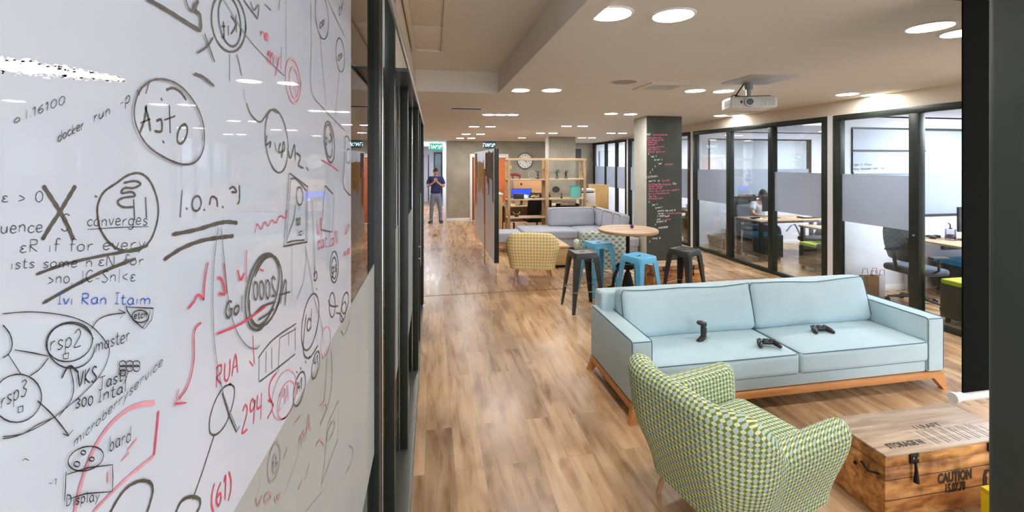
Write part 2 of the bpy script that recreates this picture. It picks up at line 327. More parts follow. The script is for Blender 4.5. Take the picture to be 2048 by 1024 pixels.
# ------------------------------------------------------------------ object helpers
def tag(o, label=None, cat=None, group=None, kind=None):
    if label: o['label'] = label
    if cat: o['category'] = cat
    if group: o['group'] = group
    if kind: o['kind'] = kind
    return o
def thing(name, label, cat, loc=(0, 0, 0), rz=0.0, group=None):
    o = bpy.data.objects.new(name, None); COL.objects.link(o)
    o.location = loc; o.rotation_euler = (0, 0, rz); o.empty_display_size = 0.1
    return tag(o, label, cat, group)
KIDS = {}
class MB:
    """collects shapes into one mesh"""
    def __init__(s): s.bm = bmesh.new(); s.uv = None
    def box(s, x0, y0, z0, x1, y1, z1, bev=0.0, seg=2, mt=None):
        r = bmesh.ops.create_cube(s.bm, size=1); vs = r['verts']
        for v in vs:
            v.co = Vector(((x0 + x1) / 2 + v.co.x * (x1 - x0), (y0 + y1) / 2 + v.co.y * (y1 - y0), (z0 + z1) / 2 + v.co.z * (z1 - z0)))
        if bev:
            ed = list({e for v in vs for e in v.link_edges})
            r = bmesh.ops.bevel(s.bm, geom=ed, offset=bev, segments=seg, profile=0.5, affect='EDGES')
            vs = r['verts'] if r['verts'] else vs
            if mt:
                allv = {v for f in r['faces'] for v in f.verts}; vs = list(allv)
        if mt is not None:
            for v in vs: v.co = mt @ v.co
        return s
    def prism(s, pts, z0, z1, f=None):
        f = f or (lambda x, y, z: (x, y, z))
        a = [s.bm.verts.new(f(x, y, z0)) for x, y in pts]; b = [s.bm.verts.new(f(x, y, z1)) for x, y in pts]
        n = len(pts); s.bm.faces.new(a[::-1]); s.bm.faces.new(b)
        for i in range(n): s.bm.faces.new((a[i], a[(i + 1) % n], b[(i + 1) % n], b[i]))
        return s
    def loft(s, rings, cap=True, closed=True):
        R = [[s.bm.verts.new(p) for p in r] for r in rings]
        n = len(R[0])
        for a, b in zip(R, R[1:]):
            for i in range(n if closed else n - 1):
                j = (i + 1) % n
                s.bm.faces.new((a[i], a[j], b[j], b[i]))
        if cap and closed:
            s.bm.faces.new(R[0][::-1]); s.bm.faces.new(R[-1])
        return s
    def tube(s, pts, r, n=10, cap=True):
        pts = [Vector(p) for p in pts]; rr = r if hasattr(r, '__len__') else [r] * len(pts)
        rings = []; up = None
        for i, p in enumerate(pts):
            d = (pts[min(i + 1, len(pts) - 1)] - pts[max(i - 1, 0)]).normalized()
            if up is None:
                up = Vector((0, 0, 1)) if abs(d.z) < 0.9 else Vector((1, 0, 0))
            a = d.cross(up).normalized(); b = a.cross(d).normalized(); up = b
            rings.append([p + (a * cos(2 * pi * k / n) + b * sin(2 * pi * k / n)) * rr[i] for k in range(n)])
        return s.loft(rings, cap)
    def lathe(s, prof, c=(0, 0, 0), n=28):
        rings = []
        for r, z in prof:
            rings.append([(c[0] + max(r, 1e-4) * cos(2 * pi * k / n), c[1] + max(r, 1e-4) * sin(2 * pi * k / n), c[2] + z) for k in range(n)])
        return s.loft(rings)
    def cushion(s, hx, hy, hz, r, puff=0.0, mt=None, n=9, pinch=0.0):
        """rounded, puffed box centred at the origin"""
        mt = mt or Matrix.Identity(4)
        def line(h):
            a = [-h, -h + r * 0.12, -h + r * 0.4, -h + r]
            k = [(-h + r) + (2 * h - 2 * r) * i / n for i in range(1, n)]
            return a + k + [h - r, h - r * 0.4, h - r * 0.12, h]
        r = min(r, hx * 0.98, hy * 0.98, hz * 0.98)
        X, Y, Z = line(hx), line(hy), line(hz)
        cache = {}
        def vert(x, y, z):
            k = (round(x, 5), round(y, 5), round(z, 5))
            if k in cache: return cache[k]
            q = Vector((max(-hx + r, min(hx - r, x)), max(-hy + r, min(hy - r, y)), max(-hz + r, min(hz - r, z))))
            d = Vector((x, y, z)) - q
            p = q + (d.normalized() * r if d.length > 1e-9 else Vector())
            fx, fy, fz = 1 - (p.x / hx) ** 2, 1 - (p.y / hy) ** 2, 1 - (p.z / hz) ** 2
            P = p.copy()
            P.z += math.copysign(puff * max(0, fx) ** 0.6 * max(0, fy) ** 0.6, p.z) * abs(p.z / hz)
            if pinch:
                P.x *= 1 - pinch * (1 - fy) * 0.0 - pinch * max(0, fy) * 0.5 * abs(p.x / hx)
            v = s.bm.verts.new(mt @ P); cache[k] = v; return v
        def face(A, B, fn):
            for i in range(len(A) - 1):
                for j in range(len(B) - 1):
                    try: s.bm.faces.new((fn(A[i], B[j]), fn(A[i + 1], B[j]), fn(A[i + 1], B[j + 1]), fn(A[i], B[j + 1])))
                    except ValueError: pass
        face(X, Y, lambda a, b: vert(a, b, hz)); face(X, Y, lambda a, b: vert(a, b, -hz))
        face(X, Z, lambda a, b: vert(a, hy, b)); face(X, Z, lambda a, b: vert(a, -hy, b))
        face(Y, Z, lambda a, b: vert(hx, a, b)); face(Y, Z, lambda a, b: vert(-hx, a, b))
        return s
    def xf(s, mt):
        bmesh.ops.transform(s.bm, matrix=mt, verts=s.bm.verts); return s
    def uvbox(s, k=1.0):
        s.bm.normal_update(); l = s.bm.loops.layers.uv.verify()
        for f in s.bm.faces:
            n = f.normal
            for lp in f.loops:
                c = lp.vert.co
                if abs(n.z) >= max(abs(n.x), abs(n.y)): lp[l].uv = (c.x * k, c.y * k)
                elif abs(n.x) > abs(n.y): lp[l].uv = (c.y * k, c.z * k)
                else: lp[l].uv = (c.x * k, c.z * k)
        return s
    def build(s, name, mat, parent=None, smooth=35, fixn=True):
        if fixn: bmesh.ops.recalc_face_normals(s.bm, faces=s.bm.faces)
        me = bpy.data.meshes.new(name); s.bm.to_mesh(me); s.bm.free()
        for p in me.polygons: p.use_smooth = True
        me.set_sharp_from_angle(angle=radians(smooth))
        return link(name, me, mat, parent)
def link(name, me, mat, parent=None):
    me.materials.append(M[mat] if isinstance(mat, str) else mat)
    o = bpy.data.objects.new(name, me); COL.objects.link(o)
    if parent is not None:
        o.parent = parent; KIDS.setdefault(parent.name, []).append(o)
    return o
def struct(name, mb, mat, smooth=35): return tag(mb.build(name, mat, None, smooth), kind='structure')
def B(*a, **k): return MB().box(*a, **k)
def copy_tree(o, parent=None):
    c = o.copy(); COL.objects.link(c); c.parent = parent
    if parent is not None: KIDS.setdefault(parent.name, []).append(c)
    for ch in KIDS.get(o.name, []): copy_tree(ch, c)
    return c
def dup(o, loc, rz, label, group=None):
    c = copy_tree(o); c.location = loc; c.rotation_euler = (0, 0, rz); c['label'] = label
    if group: c['group'] = group
    return c
def text_mesh(txt, size, depth_=0.001, shear=0.0, align='CENTER', bold=0.0):
    cu = bpy.data.curves.new('t', 'FONT'); cu.body = txt; cu.size = size; cu.extrude = depth_; cu.offset = bold; cu.shear = shear
    cu.align_x = align; cu.align_y = 'CENTER'; cu.resolution_u = 3
    o = bpy.data.objects.new('t', cu); COL.objects.link(o)
    bpy.context.view_layer.update()
    me = bpy.data.meshes.new_from_object(o.evaluated_get(bpy.context.evaluated_depsgraph_get()))
    bpy.data.objects.remove(o); bpy.data.curves.remove(cu)
    return me
def text_obj(name, txt, size, mat, mt, parent=None, sx=1.0, shear=0.0, depth_=0.001, bold=0.0):
    me = text_mesh(txt, size, depth_, shear, bold=bold); me.materials.clear()
    me.transform(mt @ Matrix.Scale(sx, 4, (1, 0, 0)))
    me.name = name
    return link(name, me, mat, parent)
def spline(pts, k=6):
    """Catmull-Rom through 2-D points"""
    if len(pts) < 3: return list(pts)
    P = [pts[0]] + list(pts) + [pts[-1]]
    if hypot(pts[0][0] - pts[-1][0], pts[0][1] - pts[-1][1]) < 1e-6: P = [pts[-2]] + list(pts) + [pts[1]]
    out = []
    for i in range(1, len(P) - 2):
        p0, p1, p2, p3 = P[i - 1], P[i], P[i + 1], P[i + 2]
        for j in range(k):
            t = j / k
            out.append(tuple(0.5 * ((2 * p1[a]) + (-p0[a] + p2[a]) * t + (2 * p0[a] - 5 * p1[a] + 4 * p2[a] - p3[a]) * t * t + (-p0[a] + 3 * p1[a] - 3 * p2[a] + p3[a]) * t ** 3) for a in (0, 1)))
    out.append(tuple(P[-2]))
    return out

# ================================================================== THE ROOM
XL, XR = -0.12, 5.78
def zc(Y):                                  # height of the main ceiling along the room
    return 2.82 if Y < 7.8 else (2.82 - 0.22 * (Y - 7.8) / 6.2 if Y < 14.0 else 2.60)
struct('floor', B(-3.2, -3.5, -0.1, 10, 21.6, 0), 'floor')
c = MB()
c.box(0.90, -3.5, 2.82, XR + 0.12, 7.8, 3.12).box(-1.6, 5.40, 2.82, 0.90, 7.8, 3.12)
c.prism([(7.8, 2.82), (14.0, 2.60), (14.0, 3.12), (7.8, 3.12)], -1.6, XR + 0.12, lambda x, y, z: (z, x, y))
c.box(-1.6, 14.0, 2.60, XR + 0.12, 21.6, 3.12)
c.box(-0.4, -3.5, 3.05, 0.83, 5.40, 3.12)
struct('ceiling', c, 'ceiling')
struct('ceiling_beam', MB().box(0.796, -3.5, 2.79, 0.935, 5.46, 3.06).box(-0.3, 5.32, 2.79, 0.796, 5.46, 3.06), 'beam')
# service hatch in the raised ceiling bay
h = thing('ceiling_hatch', 'off-white framed access hatch in the raised ceiling bay', 'ceiling hatch', (-0.06, 3.0, 3.05))
fr = MB()
for a in ((-0.14, -1.2, -0.03, 0.17, -1.165, 0), (-0.14, 1.30, -0.03, 0.17, 1.335, 0), (0.135, -1.165, -0.03, 0.17, 1.30, 0), (-0.14, -1.165, -0.03, -0.105, 1.30, 0)): fr.box(*a, bev=0.004)
fr.build('hatch_frame', 'hatch', h)
B(-0.105, -1.16, -0.012, 0.135, 0.55, 0, bev=0.003).build('panel', 'hatch', h)
B(-0.105, 0.56, -0.012, 0.135, 1.295, 0, bev=0.003).build('panel', 'hatch', h)

# --- left side: upper wall, glazed sliding partition, whiteboard
struct('wall_left', MB().box(-0.42, 2.44, 2.46, -0.21, 6.02, 3.05).box(-0.42, -3.5, 2.86, -0.21, 2.44, 3.05).box(-3.2, -3.5, 0, -3.0, 6.0, 3.05).box(-3.0, 5.98, 0, -0.32, 6.06, 2.46).box(-1.6, 6.06, 0, -1.45, 14.0, 2.9), 'cream')
struct('ceiling_left', B(-3.1, -3.5, 2.5, -0.42, 6.0, 2.6), 'white_wall')
tr = MB().box(-0.33, 2.44, 2.44, XL - 0.012, 6.0, 2.46).box(-0.33, -1.0, 0.0, XL - 0.012, 6.0, 0.035, bev=0.004)
p = struct('trim_left', tr, 'frame_grey')
struct('trim_left_lip', MB().box(XL - 0.012, 0.6, 2.425, XL, 6.0, 2.46, bev=0.002).box(XL - 0.012, -1.0, 0.0, XL, 6.0, 0.012), 'steel')
def post(x0, x1, y0, y1, par, top=2.44, mat='frame', name='stile'):
    return MB().box(x0, y0, 0.035, x1, y1, top, bev=0.004).build(name, mat, par)
def pane(X, y0, y1, par, top=2.44, film=(0.60, 1.53)):
    B(X - 0.008, y0, 0.05, X - 0.002, y1, top).build('glass_pane', 'glass_left', par)
    B(X - 0.002, y0, film[0], X - 0.001, y1, film[1]).build('frosted_film', 'frost_left', par)
GX = -0.266                                 # near glass plane
near = tag(thing('window_1', None, None), 'near sliding glass panel carrying the whiteboard film', kind='structure')
B(GX - 0.012, -1.0, 0.1, GX - 0.003, 2.08, 2.84).build('glass_pane', 'glass_left', near)
B(GX - 0.003, -1.0, 0.60, GX - 0.001, 2.08, 1.474).build('frosted_film', 'frost_left', near)
post(-0.31, -0.245, 2.08, 2.18, near, 2.86); post(-0.246, -0.238, 2.17, 2.186, near, 2.86, 'steel', 'edge_strip')
MB().box(-0.30, -1.0, 2.84, -0.248, 2.08, 2.86).box(-0.30, -1.0, 0.035, -0.248, 2.08, 0.12).build('rail', 'frame', near)
pan = tag(thing('window_2', None, None), 'second sliding glass panel with dark stiles', kind='structure')
post(-0.252, -0.20, 2.36, 2.43, pan, 2.86); pane(-0.225, 2.43, 2.95, pan)
pan = tag(thing('window_3', None, None), 'third sliding glass panel with dark stiles', kind='structure')
post(-0.215, -0.165, 2.95, 3.03, pan); post(-0.222, -0.2155, 2.935, 2.95, pan, 2.44, 'steel', 'edge_strip'); pane(-0.185, 3.03, 4.05, pan)
pan = tag(thing('window_4', None, None), 'fourth sliding glass panel nearest the corridor', kind='structure')
post(-0.182, -0.132, 4.05, 4.15, pan); post(-0.190, -0.183, 4.04, 4.055, pan, 2.44, 'steel', 'edge_strip'); post(-0.182, -0.134, 4.72, 4.80, pan)
pane(-0.155, 4.15, 4.72, pan); pane(-0.155, 4.80, 5.88, pan); post(-0.19, -0.123, 5.88, 5.97, pan)
for i, z in enumerate((1.05, 1.16, 2.02)):
    MB().tube([(-0.134, 4.08 if i < 2 else 5.92, z), (-0.112, 4.08 if i < 2 else 5.92, z)], 0.008).build('lock_pin', 'steel', pan)

# --- right side: glazed office fronts in the plane X = 5.78
def office_front(idx, label, y0, y1, posts, band=True):
    t = tag(thing('window_%d' % idx, None, None), label, kind='structure')
    f = MB()
    f.box(XR - 0.03, y0, 2.53, XR + 0.05, y1, 2.612, bev=0.004).box(XR - 0.03, y0, 0.0, XR + 0.05, y1, 0.055, bev=0.004)
    f.box(XR - 0.03, y0, 0.055, XR + 0.05, y0 + 0.09, 2.53, bev=0.004).box(XR - 0.03, y1 - 0.12, 0.055, XR + 0.05, y1, 2.53, bev=0.004)
    f.build('frame', 'frame', t)
    for a, b in posts: B(XR - 0.035, a, 0.055, XR + 0.06, b, 2.53, bev=0.004).build('post', 'frame', t)
    ys = [y0 + 0.09] + [v for ab in posts for v in ab] + [y1 - 0.12]
    for a, b in zip(ys[::2], ys[1::2]):
        B(XR + 0.01, a, 0.055, XR + 0.018, b, 2.53).build('glass_pane', 'glass', t)
        if band: B(XR + 0.003, a, 1.09, XR + 0.006, b, 1.765).build('frosted_film', 'frost', t)
    return t
w5 = office_front(5, 'dark framed glass front of the nearest office with a dark swing post', 1.9, 5.38, [(2.6, 2.7), (4.235, 4.35)])
MB().tube([(XR - 0.06, 4.28, 1.05), (XR - 0.035, 4.28, 1.05)], 0.012).build('lock_button', 'steel', w5)
# the nearest bay beside the swing post is clear glass: its film ends at the post
for o in KIDS[w5.name]:
    if o.name.startswith('frosted_film') and o.data.vertices[0].co.y < 4.2 and o.data.vertices[0].co.y > 2.65:
        KIDS[w5.name].remove(o); bpy.data.objects.remove(o); break
w6 = office_front(6, 'dark framed three pane glass front of the middle office', 5.48, 8.84, [(6.51, 6.62), (7.60, 7.71)])
for o in KIDS[w6.name]:                      # the middle pane of this front is clear too
    if o.name.startswith('frosted_film') and 6.6 < o.data.vertices[0].co.y < 7.65:
        KIDS[w6.name].remove(o); bpy.data.objects.remove(o); break
office_front(7, 'dark framed glass front partly behind the chalkboard pillar', 8.96, 12.14, [(10.2, 10.3)])
office_front(8, 'dark framed glass front of the farthest office', 12.26, 15.0, [(12.98, 13.07), (13.84, 13.93)])
struct('trim_right', B(XR - 0.01, -3.5, 2.612, XR + 0.11, 15.1, 2.83), 'cream')
# cross walls between the offices with their inner windows
def cross_wall(name, Y, x0, x1, z0=1.10, z1=2.45):
    m = MB(); a, b = Y - 0.045, Y + 0.045
    if x0 is None: m.box(XR - 0.02, a, 0, 9.8, b, 2.62)
    else: m.box(XR - 0.02, a, 0, x0, b, 2.62).box(x1, a, 0, 9.8, b, 2.62).box(x0, a, 0, x1, b, z0).box(x0, a, z1, x1, b, 2.62)
    m.box(XR + 0.12, a, 2.60, 9.8, b, 2.80)
    struct(name, m, 'white_wall')
    struct('baseboard_' + name[5:], B(XR + 0.08, a - 0.012, 0, 9.8, a, 0.09, bev=0.003), 'white')
    if x0 is None: return
    return x0, x1, z0, z1
def inner_window(idx, Y, x0, x1, z0, z1, mull, film=True):
    t = tag(thing('window_%d' % idx, None, None), kind='structure'); f = MB()
    f.box(x0, Y - 0.055, z0, x1, Y + 0.055, z0 + 0.03).box(x0, Y - 0.055, z1 - 0.03, x1, Y + 0.055, z1)
    f.box(x0, Y - 0.055, z0 + 0.03, x0 + 0.03, Y + 0.055, z1 - 0.03).box(x1 - 0.03, Y - 0.055, z0 + 0.03, x1, Y + 0.055, z1 - 0.03)
    f.build('frame', 'frame', t)
    for q in mull: B(q - 0.015, Y - 0.04, z0 + 0.03, q + 0.015, Y + 0.04, z1 - 0.03).build('mullion', 'frame', t)
    B(x0 + 0.03, Y - 0.004, z0 + 0.03, x1 - 0.03, Y + 0.004, z1 - 0.03).build('glass_pane', 'glass', t)
    if film: B(x0 + 0.03, Y - 0.008, z0 + 0.03, x1 - 0.03, Y - 0.005, 1.76).build('frosted_film', 'frost', t)
    return t
cross_wall('wall_near_office', 5.43, 6.08, 9.2); inner_window(9, 5.43, 6.08, 9.2, 1.10, 2.45, [])
cross_wall('wall_middle_office', 8.90, 6.15, 8.86); inner_window(10, 8.90, 6.15, 8.86, 1.10, 2.46, [])
cross_wall('wall_far_office', 12.20, None, None)
cross_wall('wall_nearest_office', 1.85, None, None)
struct('wall_offices_back', B(9.8, 1.8, 0, 9.9, 15.5, 2.85), 'white_wall')
struct('ceiling_offices', B(XR + 0.11, 1.8, 2.78, 9.9, 15.2, 2.84), 'white_wall')
struct('wall_offices_end', B(4.1, 15.05, 0, 9.9, 15.15, 2.82), 'concrete')
struct('wall_office_end_lining', B(XR + 0.05, 14.98, 0, 9.8, 15.04, 2.78), 'white_wall')
# --- far walls
struct('wall_far', MB().box(0.43, 14.05, 0, 1.235, 14.25, 2.62).box(2.38, 14.05, 0, 4.2, 14.25, 2.62).box(1.235, 14.05, 2.11, 2.38, 14.25, 2.62).box(4.1, 14.05, 0, 4.2, 15.1, 2.62), 'concrete')
struct('baseboard_far', MB().box(0.41, 14.03, 0, 1.17, 14.05, 0.11, bev=0.003).box(2.45, 14.03, 0, 4.1, 14.05, 0.11, bev=0.003), 'white')
struct('wall_corridor_right', B(0.43, 14.25, 0, 0.50, 21, 2.62), 'white_wall')
struct('wall_corridor_left', MB().box(-0.52, 14.0, 0, -0.42, 21, 2.62).box(-1.5, 14.0, 0, -0.52, 14.1, 2.62), 'white_wall')
struct('wall_corridor_end', B(-0.42, 21, 0, 0.43, 21.1, 2.62), 'white_wall')
d = tag(thing('door_1', None, None, (1.81, 14.05, 0)), 'orange door in a white frame on the far wall', kind='structure')
MB().box(-0.635, -0.03, 0, -0.555, 0.06, 2.18, bev=0.004).box(0.555, -0.03, 0, 0.635, 0.06, 2.18, bev=0.004).box(-0.555, -0.03, 2.09, 0.555, 0.06, 2.18, bev=0.004).build('door_frame', 'white', d)
B(-0.52, 0.05, 0.01, 0.55, 0.10, 2.08, bev=0.003).build('leaf', 'orange_door', d)
B(-0.555, 0.02, 0.01, -0.52, 0.12, 2.08).build('stop', 'black', d)
MB().tube([(0.42, 0.05, 1.05), (0.42, -0.02, 1.05), (0.30, -0.02, 1.05)], 0.01).build('door_handle', 'steel', d)
d = tag(thing('door_2', None, None, (0.23, 20.98, 0)), 'dark framed glass door at the corridor end', kind='structure')
MB().box(-0.19, -0.04, 0, -0.14, 0.02, 2.36).box(0.15, -0.04, 0, 0.20, 0.02, 2.36).box(-0.14, -0.04, 2.30, 0.15, 0.02, 2.36).build('door_frame', 'frame', d)
B(-0.14, -0.015, 0, 0.15, -0.01, 1.75).build('frosted_film', 'frost', d)
B(-0.14, -0.008, 0, 0.15, 0.0, 2.30).build('glass_pane', simple('blue_grey_door_glass', (0.16, 0.24, 0.30), 0.1), d)
struct('trim_corridor', B(-0.23, 20.95, 0.05, -0.19, 20.99, 2.25), 'frame')
# --- pillars
p = tag(MB().box(4.05, 7.745, 0, 4.77, 8.27, 2.82, bev=0.01).build('pillar', 'pillar_light'), kind='structure')
cb = B(4.055, 7.72, 0.0, 4.77, 7.744, 2.815).build('chalkboard_face', 'chalkboard', p)
cb2 = B(4.771, 7.73, 0.0, 4.79, 8.27, 2.815).build('chalkboard_side', 'chalkboard', p)
struct('pillar_far', B(3.35, 12.25, 0, 4.15, 12.7, 2.665, bev=0.01), 'concrete')
struct('trim_pillar', B(3.27, 12.32, 0, 3.349, 12.42, 2.66), 'white')
struct('trim_floor_joint', B(-0.11, 6.355, 0.0, 5.7, 6.372, 0.0025), 'seam')
# --- foreground column on the right
struct('column', MB().box(1.475, 0.16, 0, 2.35, 0.925, 2.82, bev=0.02, seg=3), 'column')

# ================================================================== ceiling fittings
def downlight(loc, label, proto=[None]):
    if proto[0] is None:
        t = thing('downlight', label, 'ceiling light', loc, 0, 'round recessed ceiling lights')
        MB().lathe([(0.113, 0.0), (0.113, -0.003), (0.117, -0.008), (0.128, -0.006), (0.132, 0.0)], n=36).build('trim_ring', 'white', t)
        MB().lathe([(0.001, -0.0045), (0.112, -0.0045), (0.112, -0.0005), (0.001, -0.0005)], n=36).build('diffuser', 'lamp', t)
        proto[0] = t; return t
    return dup(proto[0], loc, 0, label)
def at_ceiling(x, y):
    z = 2.82
    for _ in range(12):
        p = at(x, y, z); z = zc(p.y)
    return at(x, y, z)
LIGHTS = [  # px, py, label
 (1222, 27, 'large round ceiling light partly hidden by the beam edge at the top'),
 (1346, 30, 'large full round ceiling light right of the beam at the top'),
 (1860, 53, 'large round ceiling light at top right left of the hanging screen'),
 (1928, 64, 'round ceiling light half hidden behind the hanging dark screen'),
 (1040, 180, 'round ceiling light cut by the end of the beam'),
 (1103, 180, 'round ceiling light just right of the end of the beam'),
 (1390, 181, 'round ceiling light left of the projector, left one of its pair'),
 (1447, 182, 'round ceiling light right behind the projector, beside its mount'),
 (1694, 188, 'round ceiling light above the glass office front, left of two'),
 (1745, 189, 'round ceiling light above the glass office front, right of two'),
 (1222, 227, 'round ceiling light left of the chalkboard pillar, left of two'),
 (1261, 228, 'round ceiling light at the top left corner of the chalkboard pillar'),
 (1441, 231, 'round ceiling light just under the projector, left of two'),
 (1477, 231, 'round ceiling light just under the projector, right of two'),
 (978, 229, 'round ceiling light in the row of three touching lamps, left'),
 (1001, 229, 'round ceiling light in the row of three touching lamps, middle'),
 (1024, 229, 'round ceiling light in the row of three touching lamps, right'),
 (948, 253, 'small ceiling light behind the row of three lamps, left one'),
 (981, 253, 'small ceiling light behind the row of three lamps, right one'),
 (1133, 252, 'small ceiling light in front of the far pillar, left one'),
 (1165, 252, 'small ceiling light in front of the far pillar, right one'),
 (932, 268, 'small far ceiling light over the corridor mouth, nearer row left'),
 (961, 268, 'small far ceiling light over the corridor mouth, nearer row right'),
 (1081, 266, 'small far ceiling light over the shelf, left of two'),
 (1106, 266, 'small far ceiling light over the shelf, right of two'),
 (1222, 266, 'small far ceiling light near the far office glass, left'),
 (1245, 266, 'small far ceiling light near the far office glass, right'),
 (920, 276, 'tiny far ceiling light over the plaster wall, left of its row'),
 (943, 276, 'tiny far ceiling light over the plaster wall, right of its row'),
 (1044, 275.5, 'tiny far ceiling light above the wall clock'),
 (1164, 275.5, 'tiny far ceiling light right of the far pillar, left'),
 (1184, 275.5, 'tiny far ceiling light right of the far pillar, right'),
]
for x, y, lab in LIGHTS: downlight(at_ceiling(x, y), lab)
for Yv in (-0.3, -2.9):
    for Xv in (1.03, 1.40, 3.14, 3.50, 5.2, 5.6): downlight((Xv, Yv, 2.82), 'round ceiling light behind the viewpoint, %s, %s from the left' % ('nearer row' if Yv > -1 else 'farther row', {1.03: 'first', 1.40: 'second', 3.14: 'third', 3.50: 'fourth', 5.2: 'fifth', 5.6: 'sixth'}[Xv]))
# vents, speaker, projector plate
q = at_ceiling(1322, 173)
t = thing('ceiling_vent', 'square beige air diffuser with dark slots left of the projector', 'ceiling vent', q)
MB().box(-0.24, -0.24, -0.012, 0.24, -0.17, 0).box(-0.24, 0.17, -0.012, 0.24, 0.24, 0).box(-0.24, -0.17, -0.012, -0.17, 0.17, 0).box(0.17, -0.17, -0.012, 0.24, 0.17, 0).build('rim', 'ceiling', t)
B(-0.17, -0.17, -0.003, 0.17, 0.17, 0).build('backing', 'black', t)
for k in range(4): B(-0.165, -0.14 + k * 0.085, -0.012, 0.165, -0.115 + k * 0.085, -0.003).build('slat', 'ceiling', t)
q = at_ceiling(933, 217)
t = thing('ceiling_vent', 'long dark slot vent above the corridor near the beam end', 'ceiling vent', q)
MB().box(-0.27, -0.11, -0.008, 0.27, -0.085, 0).box(-0.27, 0.085, -0.008, 0.27, 0.11, 0).box(-0.27, -0.085, -0.008, -0.245, 0.085, 0).box(0.245, -0.085, -0.008, 0.27, 0.085, 0).build('rim', 'ceiling', t)
B(-0.245, -0.085, -0.004, 0.245, 0.085, 0).build('backing', 'black', t)
for k in range(2): B(-0.24, -0.055 + k * 0.07, -0.011, 0.24, -0.035 + k * 0.07, -0.004).build('slat', 'charcoal', t)
q = at_ceiling(1248, 163)
t = thing('ceiling_speaker', 'round flat ceiling speaker grille left of the square diffuser', 'speaker', q)
MB().lathe([(0.001, -0.006), (0.135, -0.006), (0.14, 0)]).build('grille', simple('speaker_grille', (0.36, 0.32, 0.28), 0.7), t)
MB().lathe([(0.14, 0), (0.142, -0.008), (0.158, -0.004), (0.162, 0)]).build('rim', 'ceiling', t)
for x, y, lab in ((1278, 249, 'small round smoke detector near the chalkboard pillar top'), (1224, 279, 'tiny smoke detector before the far office glass')):
    q = at_ceiling(x, y); t = thing('smoke_detector', lab, 'smoke detector', q)
    MB().lathe([(0.001, -0.04), (0.03, -0.038), (0.045, -0.02), (0.05, 0)]).build('body', 'hatch', t)
    MB().lathe([(0.001, -0.045), (0.012, -0.044), (0.012, -0.039), (0.001, -0.039)], n=12).build('sensor', 'charcoal', t)
t = thing('ceiling_plate', 'flat silver square plate on the ceiling above the projector', 'mounting plate', (3.43, 4.08, 2.82), radians(-3))
B(-0.27, -0.25, -0.006, 0.27, 0.25, 0, bev=0.002).build('plate', simple('brushed_plate', (0.50, 0.49, 0.47), 0.45, metal=0.3), t)
# projector hanging under the plate
t = thing('projector', 'white projector hanging from the ceiling by a short mount', 'projector', (3.46, 4.27, 2.525), radians(-20))
MB().box(-0.235, -0.16, 0, 0.235, 0.16, 0.125, bev=0.018, seg=3).build('housing', 'proj', t)
MB().tube([(-0.045, -0.158, 0.065), (-0.045, -0.178, 0.065)], [0.056, 0.052], 24).build('lens_ring', 'grey_metal', t)
MB().tube([(-0.045, -0.172, 0.065), (-0.045, -0.184, 0.065)], [0.038, 0.034], 20).build('lens', 'black_gloss', t)
B(-0.135, -0.1625, 0.052, -0.118, -0.1595, 0.078).build('sensor_window', 'black', t)
for k in range(9): B(0.075 + k * 0.015, -0.1618, 0.02, 0.081 + k * 0.015, -0.1595, 0.105).build('vent_slot', 'grey_metal', t)
for k in range(4): B(-0.2368, -0.115 + k * 0.045, 0.03, -0.2345, -0.09 + k * 0.045, 0.095).build('side_vent', 'grey_metal', t)
B(-0.18, -0.12, 0.125, 0.18, 0.12, 0.135).build('mount_bracket', 'charcoal', t)
MB().tube([(0, 0, 0.13), (0, 0, 0.23)], 0.026, 14).tube([(0, 0, 0.22), (0, 0, 0.294)], 0.045, 14).build('mount_pole', 'grey_metal', t)
MB().tube([(-0.15, 0.0, 0.13), (-0.04, 0.02, 0.29)], 0.007, 8).build('brace', 'black', t)
MB().tube([(-0.19, 0.07, 0.13), (-0.14, 0.04, 0.17), (-0.06, 0.04, 0.15)], 0.006, 8).build('cable', 'black', t)

# exit signs
def exit_sign(c, w, h, label, green):
    t = thing('exit_sign', label, 'exit sign', c)
    B(-w / 2, 0, -h / 2, w / 2, 0.03, h / 2, bev=0.004).build('box', 'exit_green' if green else 'exit_navy', t)
    text_obj('lettering', '\u05d4\u05d0\u05d9\u05e6\u05d9', h * 0.95, 'exit_white', Matrix.Translation((-0.02, -0.003, 0)) @ Matrix.Rotation(pi / 2, 4, 'X'), t, sx=0.98)
    top = zc(c[1]) - c[2]
    MB().tube([(-w * .3, 0.015, h / 2), (-w * .3, 0.015, top)], 0.006, 8).tube([(w * .3, 0.015, h / 2), (w * .3, 0.015, top)], 0.006, 8).build('hanger', 'white', t)
    return t
a, b = onY(859, 287, 13.6), onY(885, 300, 13.6)
t = exit_sign(((a.x + b.x) / 2, 13.6, (a.z + b.z) / 2), b.x - a.x, a.z - b.z, 'green lit exit sign hanging in the corridor above the man', True)
a, b = onY(968, 284, 13.95), onY(990, 296, 13.95)
exit_sign(((a.x + b.x) / 2, 13.95, (a.z + b.z) / 2), b.x - a.x, a.z - b.z, 'dark lit exit sign above the orange door', False)

